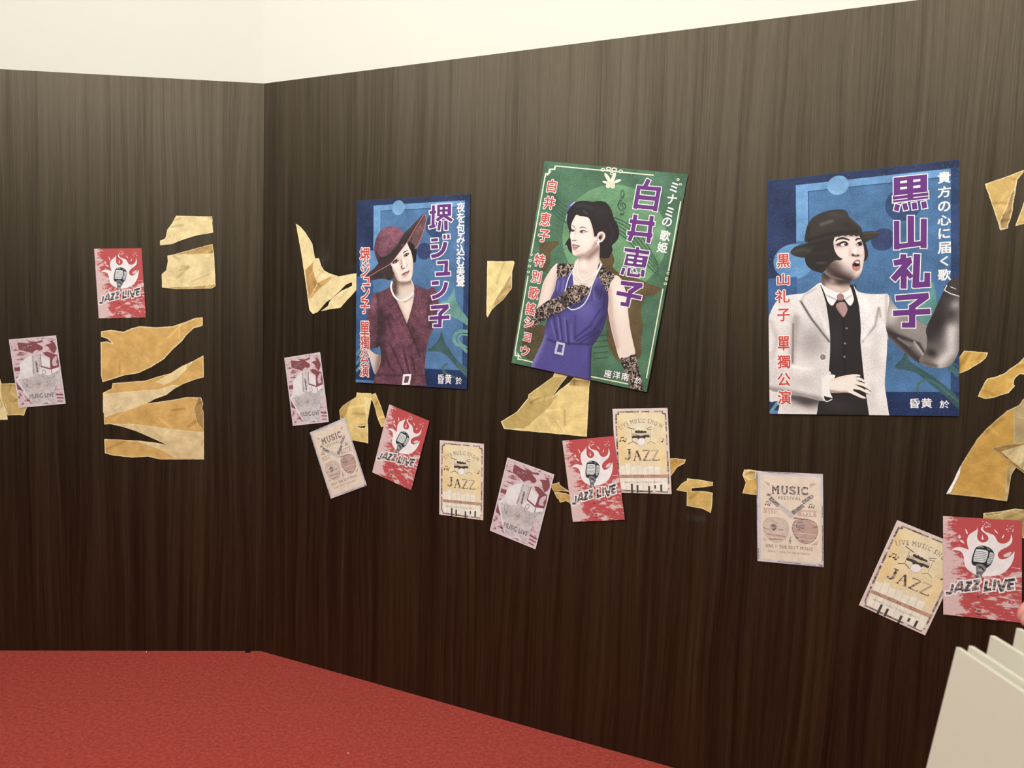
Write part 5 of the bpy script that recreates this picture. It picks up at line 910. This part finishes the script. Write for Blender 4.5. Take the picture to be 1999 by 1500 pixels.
torn('L', 'g2', [(195, 718), (360, 705), (500, 695), (640, 650), (740, 625), (850, 555), (960, 505), (1052, 455), (1056, 660), (980, 680), (860, 725), (780, 770), (700, 830), (590, 870), (515, 910), (620, 895), (760, 875), (900, 848), (1030, 852), (1050, 910), (1040, 960), (1055, 990), (1058, 1437), (640, 1437), (530, 1410), (380, 1420), (200, 1400), (122, 1380), (117, 1245), (300, 1252), (460, 1262), (600, 1280), (705, 1300), (560, 1232), (430, 1175), (300, 1130), (165, 1102), (115, 1108), (112, 1010), (104, 985), (104, 808), (185, 768)], GOLD, 'tallest torn brown scrap on the left wall with two long wedge-shaped tears', seed=4, rimw=.003,
     layers=[('g2', [(112, 822), (300, 800), (480, 785), (640, 775), (760, 735), (825, 735), (770, 775), (700, 828), (590, 870), (515, 908), (350, 970), (220, 1005), (125, 1040), (110, 985)], (226, 206, 162)), ('g2', [(600, 705), (720, 640), (850, 565), (960, 508), (880, 600), (800, 680), (680, 735)], (230, 208, 156)), ('g2', [(180, 1104), (350, 1100), (540, 1120), (700, 1145), (880, 1165), (1056, 1180), (1056, 1430), (780, 1420), (640, 1340), (520, 1300), (420, 1265), (600, 1280), (708, 1300), (560, 1232), (430, 1175), (300, 1132)], (222, 200, 152)), ('g2', [(1000, 850), (1030, 855), (1048, 910), (1040, 960), (1055, 990), (1056, 1170), (990, 1090), (960, 960)], (176, 142, 88))])
torn('L', 'g13', [(-60, 300), (45, 285), (480, 275), (600, 600), (800, 980), (740, 1120), (710, 1222), (560, 1205), (220, 1215), (200, 1060), (140, 870), (60, 830), (-60, 820)], TAN, 'pale tan torn scrap at the far left edge, half under a maroon handbill', layers=[('g13', [(-60, 100), (0, 95), (45, 270), (40, 500), (70, 830), (130, 880), (190, 1060), (240, 1345), (-60, 1350)], PALE, .002)], seed=5)
torn('R', 'g3', [(130, 120), (190, 160), (260, 240), (310, 320), (360, 400), (380, 520), (400, 605), (450, 602), (480, 700), (520, 770), (600, 815), (730, 858), (860, 830), (985, 812), (1040, 830), (1040, 1000), (985, 1030), (930, 1100), (850, 1180), (750, 1295), (600, 1315), (478, 1342), (575, 1270), (600, 1210), (640, 1160), (760, 1060), (870, 1010), (915, 985), (915, 935), (830, 970), (740, 1060), (630, 1165), (560, 1210), (500, 1280), (430, 1360), (365, 1378), (318, 1320), (270, 960), (200, 500)], PALE, 'boomerang-shaped torn brown scrap touching the left edge of the maroon-hat poster', seed=6,
     layers=[('g3', [(255, 770), (330, 690), (390, 620), (370, 740), (400, 860), (440, 950), (400, 1020), (310, 1195)], (188, 148, 92)), ('g3', [(440, 940), (560, 880), (650, 840), (580, 940), (480, 1010), (315, 1200), (330, 1150)], (190, 152, 92))])
torn('R', 'g4', [(218, 198), (450, 205), (735, 200), (750, 240), (705, 400), (695, 740), (600, 860), (515, 970), (400, 1060), (310, 1150), (225, 1300), (200, 1260), (208, 800)], (228, 208, 146), 'small tapering torn brown scrap between the maroon-hat and green posters', layers=[('g4', [(690, 430), (695, 740), (600, 860), (515, 970), (400, 1060), (255, 1200), (330, 1040), (450, 830), (590, 600)], (186, 158, 106))], seed=7)
torn('R', 'g5', [(545, 192), (870, 208), (875, 360), (820, 640), (785, 850), (800, 1000), (800, 1340), (700, 1310), (580, 1290), (400, 1260), (250, 1000), (175, 800), (150, 590), (240, 480), (380, 385), (530, 290)], (222, 196, 128), 'mask-like torn brown scrap with a dark slit under the maroon-hat poster', holes=[[(530, 935), (620, 958), (740, 935), (735, 980), (640, 990), (580, 970)]], layers=[('g5', [(150, 590), (240, 480), (380, 385), (480, 330), (400, 420), (300, 720), (240, 780), (175, 790)], (188, 158, 92)), ('g5', [(710, 290), (870, 330), (820, 640), (775, 840), (720, 560)], (236, 216, 156))], seed=8)
torn('R', 'g5', [(830, 260), (965, 205), (1080, 480), (1200, 820), (1160, 950), (1095, 968), (1000, 740), (960, 560), (890, 360)], (206, 176, 106), 'narrow strip of torn brown paper leaning toward a red handbill below the maroon-hat poster', seed=9)
torn('R', 'g12', [(600, 20), (640, 0), (900, 20), (880, 120), (858, 553), (500, 520), (185, 490), (160, 430), (290, 350), (380, 240), (385, 210), (480, 140), (580, 70)], (226, 202, 138), 'large torn brown scrap hanging out below the green poster', holes=[[(700, 60), (755, 70), (720, 110), (640, 170), (580, 228), (640, 140)]], seed=10,
     layers=[('g12', [(165, 430), (300, 345), (385, 240), (385, 212), (480, 140), (590, 60), (690, 70), (640, 140), (582, 225), (640, 200), (560, 310), (380, 470), (345, 490), (190, 488)], (190, 166, 104)), ('g12', [(745, 80), (885, 95), (878, 150), (700, 140)], (176, 150, 90))])
torn('R', 'g6', [(330, 480), (420, 455), (600, 400), (620, 500), (800, 630), (990, 750), (960, 760), (700, 720), (560, 740), (400, 740), (250, 500)], (186, 150, 86), 'small upper torn scrap between the tilted maroon handbill and a red handbill', seed=11, rimw=.0015)
torn('R', 'g6', [(420, 765), (620, 775), (820, 805), (980, 880), (1200, 980), (1200, 1250), (1050, 1225), (930, 1130), (840, 1090), (650, 1148), (610, 1120), (600, 1050), (500, 960)], (180, 146, 82), 'small lower torn scrap poking out from behind a red handbill below the green poster', seed=12, rimw=.0015)
torn('R', 'g10', [(1250, 690), (1380, 690), (1495, 705), (1480, 750), (1400, 790), (1340, 870), (1308, 915), (1250, 920)], (196, 158, 88), 'small torn scrap sticking out right of the partly covered orange drum handbill', seed=13, rimw=.0015)
torn('R', 'g10', [(1508, 925), (1650, 940), (1812, 968), (1812, 1010), (1690, 1030), (1562, 1040), (1562, 1072), (1700, 1075), (1810, 1092), (1800, 1250), (1785, 1330), (1690, 1280), (1505, 1245), (1508, 1085), (1385, 1062), (1440, 990), (1508, 950)], (204, 172, 104), 'forked torn brown scrap alone between a drum handbill and the pale guitars handbill', seed=14, rimw=.0018)
torn('R', 'g11', [(85, 118), (150, 112), (250, 130), (330, 140), (330, 455), (240, 450), (65, 432), (110, 290), (66, 190)], (206, 170, 96), 'bow-tie torn scrap at the top left edge of the pale straight guitars handbill', layers=[('g11', [(85, 120), (245, 132), (245, 230), (150, 262), (75, 200)], (214, 190, 128))], seed=15, rimw=.0018)
torn('R', 'g7', [(232, 268), (480, 285), (735, 308), (690, 420), (600, 500), (480, 575), (300, 680), (130, 755), (20, 780), (20, 420), (130, 410)], (206, 166, 88), 'torn golden scrap touching the right edge of the pale-suit poster', seed=16, rimw=.0018)
torn('R', 'g7', [(730, 842), (870, 820), (1080, 735), (1200, 640), (1370, 530), (1490, 400), (1700, 340), (1700, 740), (1490, 770), (1400, 755), (1300, 840), (1265, 970), (1300, 1000), (1160, 1150), (1000, 1200), (870, 1245), (690, 1275), (520, 1225), (590, 1080), (670, 920)], (208, 168, 90), 'leaf-shaped torn golden scrap at the right edge, beside the pale-suit poster', seed=17, rimw=.0022)
torn('R', 'g8', [(865, 45), (1000, 0), (1000, 480), (860, 490), (800, 720), (740, 820), (720, 950), (700, 1080), (400, 1035), (88, 1003), (160, 870), (250, 690), (330, 560), (400, 450), (500, 340), (600, 250), (700, 165), (820, 110)], (196, 156, 82), 'largest torn golden scrap at the right edge, its lower left edge white', off=.003, lift=.0022, seed=18, rimw=.003, rim=(206, 184, 136),
     layers=[('g8', [(765, 140), (820, 108), (868, 45), (1000, 0), (1000, 480), (860, 488), (770, 500)], (176, 158, 116)), ('g8', [(700, 730), (790, 700), (740, 830), (722, 950), (700, 1078), (665, 1070), (690, 900)], (182, 160, 112)), ('g8', [(540, 540), (700, 500), (860, 490), (1000, 480), (1000, 890), (870, 795), (770, 720), (690, 650)], (150, 120, 68)), ('g8', [(640, 575), (760, 540), (1000, 460), (1000, 860), (880, 775), (740, 665)], (204, 186, 140)), ('g8', [(88, 1003), (160, 870), (232, 715), (225, 800), (130, 990)], (250, 246, 236), 0)])
torn('R', 'g9', [(210, 465), (450, 385), (700, 295), (920, 205), (915, 255), (860, 320), (805, 390), (780, 520), (765, 640), (725, 850), (715, 960), (690, 1080), (640, 1200), (635, 1275), (490, 1315), (470, 1230), (370, 930), (290, 700)], (204, 172, 108), 'triangular torn brown scrap at the upper right edge, pointing down', layers=[('g9', [(775, 530), (725, 850), (715, 960), (690, 1080), (640, 1200), (635, 1275), (500, 1290), (470, 1150), (590, 900), (690, 620)], (156, 126, 80), .002)], seed=19, rimw=.0018)
torn('R', 'g9', [(928, 780), (1050, 700), (1250, 640), (1250, 1150), (928, 1195), (770, 1235), (830, 1060), (880, 930)], (206, 176, 110), 'sliver of torn brown paper cut by the right edge of the photo, upper right', seed=20, rimw=.002)
torn('R', 'g8', [(463, 1200), (620, 1185), (785, 1155), (1000, 1175), (1000, 1480), (860, 1450), (830, 1350), (463, 1340)], (180, 158, 104), 'olive tan torn scrap behind the top of the lower right red handbill', layers=[('g8', [(470, 1200), (620, 1185), (785, 1158), (620, 1215), (480, 1235)], (150, 130, 84))], seed=21, rimw=.0015)

# dried glue left on the panels where paper was torn away
def glue(w, fr, x, y, rx, ry, k):
    P = on_wall(w, ph(fr, [(x, y), (x + rx, y), (x, y - ry)])); c = P[0]; a, b = abs(P[1][0] - c[0]), abs(P[2][1] - c[1]); D, N = WALL[w]
    V, F, A_ = [], [], []
    for i in range(7):
        for j in range(28):
            t = j / 28 * 2 * math.pi; r = i / 6; V.append((a * r * math.cos(t), -.0004, b * r * math.sin(t))); A_.append(k * (1 - r) ** 1.2)
    for i in range(6):
        for j in range(28): F.append((i * 28 + j, i * 28 + (j + 1) % 28, i * 28 + 28 + (j + 1) % 28, i * 28 + 28 + j))
    o = link('glue_stain', mesh('glue_stain', V, F, np.repeat(np.array(A_)[:, None], 3, 1)), M['stain'])
    wl = bpy.data.objects['wall_left' if w == 'L' else 'wall_right']; o.parent = wl; o.location = (c[0], 0, c[1])
for args in (('R', 'px', 632, 505, 26, 40, .75), ('R', 'px', 684, 521, 24, 12, .6), ('R', 'px', 1362, 1012, 34, 12, .8), ('R', 'px', 1335, 940, 14, 12, .7), ('L', 'px', 316, 520, 12, 24, .6), ('L', 'px', 402, 790, 14, 26, .6), ('R', 'px', 1985, 790, 30, 26, .5), ('L', 'px', 395, 645, 14, 10, .5)): glue(*args)

# ------------------------------------------------------------------ small things on the carpet
P = on_wall('L', [(485, 1271)])[0]
o = box('black_tape', (-.010, -.014, 0), (.010, .004, .004), M['tape']); D, N = WALL['L']
o.matrix_world = Matrix(((D[0], -N[0], 0, CORNER[0] + D[0] * P[0] + N[0] * .004), (D[1], -N[1], 0, CORNER[1] + D[1] * P[0] + N[1] * .004), (0, 0, 1, 0), (0, 0, 0, 1)))
tag(o, 'tiny bit of black tape on the carpet at the wall corner', 'tape')
def on_floor(x, y):
    d = (x - 999.5) / FPX * CR - (y - 750) / FPX * CU + CF; return EYEP - d * (EYE / d[2])
for x, y, lb in ((678, 1472, 'white crumb of paper on the red carpet near the bottom of the photo'), (287, 1271.8, 'white crumb of paper against the foot of the left wall')):
    p = on_floor(x, y); v = np.array([(0, 0, 0), (.005, .001, 0), (.004, .005, 0), (-.001, .004, 0), (.001, .001, .003), (.004, .002, .004), (.003, .004, .003), (0, .003, .002)])
    o = link('paper_crumb', mesh('paper_crumb', v, [(3, 2, 1, 0), (4, 5, 6, 7), (0, 1, 5, 4), (1, 2, 6, 5), (2, 3, 7, 6), (3, 0, 4, 7)]), M['crumb'])
    o.location = (p[0], p[1] - (.012 if y < 1300 else 0), 0); tag(o, lb, 'paper crumb')

# ------------------------------------------------------------------ white boards held up at the right, and the hand that holds them
def ray(x, y, depth): 
    d = (x - 999.5) / FPX * CR - (y - 750) / FPX * CU + CF; return EYEP + d * depth
def board(px, py, depth, lean, length, height, label, thick=.0075, yaw=-.063):
    """upright card running toward the viewer from its far top corner, its foot leaning to the left"""
    p = ray(px, py, depth); o = link('white_board', None or mesh('white_board', [(0, 0, 0)], []), M['board'])
    x0, x1, y0, y1, z0, z1, b = 0, thick, -length, 0, -height, 0, .0006
    bv = []; 
    for x, y, z in ((x0, y0, z0), (x1, y0, z0), (x1, y1, z0), (x0, y1, z0), (x0, y0, z1), (x1, y0, z1), (x1, y1, z1), (x0, y1, z1)): bv.append((x, y, z))
    me = mesh('white_board', bv, [(3, 2, 1, 0), (4, 5, 6, 7), (0, 1, 5, 4), (1, 2, 6, 5), (2, 3, 7, 6), (3, 0, 4, 7)]); me.materials.append(M['board']); o.data = me
    m = o.modifiers.new('edge', 'BEVEL'); m.width = b; m.segments = 2
    o.matrix_world = Matrix.Translation(Vector(p)) @ Matrix.Rotation(-yaw, 4, 'Z') @ Matrix.Rotation(lean, 4, 'Y')
    return tag(o, label, 'board', 'white boards held at the right')
BD = 1.0
board(1866.5, 1263, BD, .16, .55, .50, 'frontmost and largest-looking white board at the bottom right')
board(1891, 1260.5, BD + .012, .13, .50, .50, 'second white board, a thin edge just behind the frontmost one')
board(1933, 1240.5, BD + .045, .11, .50, .50, 'third white board from the front, standing higher behind the thin edge')
board(1984, 1226, BD + .075, .11, .50, .50, 'rearmost white board at the bottom right, gripped by the pink fingers')

def skin(name, verts, edges, rad, mat, parent=None, lev=2):
    me = bpy.data.meshes.new(name); me.from_pydata([tuple(v) for v in verts], edges, []); o = link(name, me, mat, parent)
    m = o.modifiers.new('skin', 'SKIN'); m.use_smooth_shade = True; o.modifiers.new('sub', 'SUBSURF').render_levels = lev; o.modifiers['sub'].levels = lev
    for sv, r in zip(me.skin_vertices[0].data, rad): sv.radius = (r, r) if np.isscalar(r) else r; sv.use_root = False
    me.skin_vertices[0].data[0].use_root = True
    return o
# the hand reaches in from the right and closes over the rear board's top edge, knuckles up
H0 = ray(2008, 1240, BD + .078)
def hp(r, u, f): return tuple(H0 + CR * r + np.array([0, 0, 1.0]) * u + np.array([0, 1.0, 0]) * f)
body_v, body_e, body_r = [], [], []
def chain(pts, rad, root=None):
    k = len(body_v)
    for i, (p, r) in enumerate(zip(pts, rad)):
        body_v.append(p); body_r.append(r)
        if i or root is not None: body_e.append((k + i - 1 if i else root, k + i))
    return len(body_v) - 1
e = chain([hp(.30, -.06, -.10), hp(.20, -.02, -.05), hp(.125, .010, -.02)], [.040, .033, (.030, .022)])
plm = chain([hp(.085, .028, -.008), hp(.052, .036, .0)], [(.034, .017), (.036, .014)], e)
for f, ln in ((-.024, .92), (-.008, 1.05), (.010, 1.0), (.027, .82)):
    chain([hp(.036, .036, f), hp(.036 - .026 * ln, .033, f), hp(.036 - .036 * ln, .020, f), hp(.036 - .034 * ln, .007, f + .001)], [.0095, .0088, .0080, .0066], plm)
chain([hp(.075, .004, -.030), hp(.052, -.010, -.036), hp(.034, -.020, -.034)], [.012, .010, .0078], plm - 1)
pr = skin('person', body_v, body_e, body_r, M['skin'])
tag(pr, 'person at the right edge, only pink fingers showing as they grip the white boards', 'person')
sl = skin('sleeve', [hp(.24, -.035, -.07), hp(.36, -.09, -.14), hp(.48, -.16, -.20)], [(0, 1), (1, 2)], [.052, .060, .066], M['sleeve'])
sl.parent = pr; sl.matrix_parent_inverse = pr.matrix_world.inverted()

bpy.context.view_layer.update()
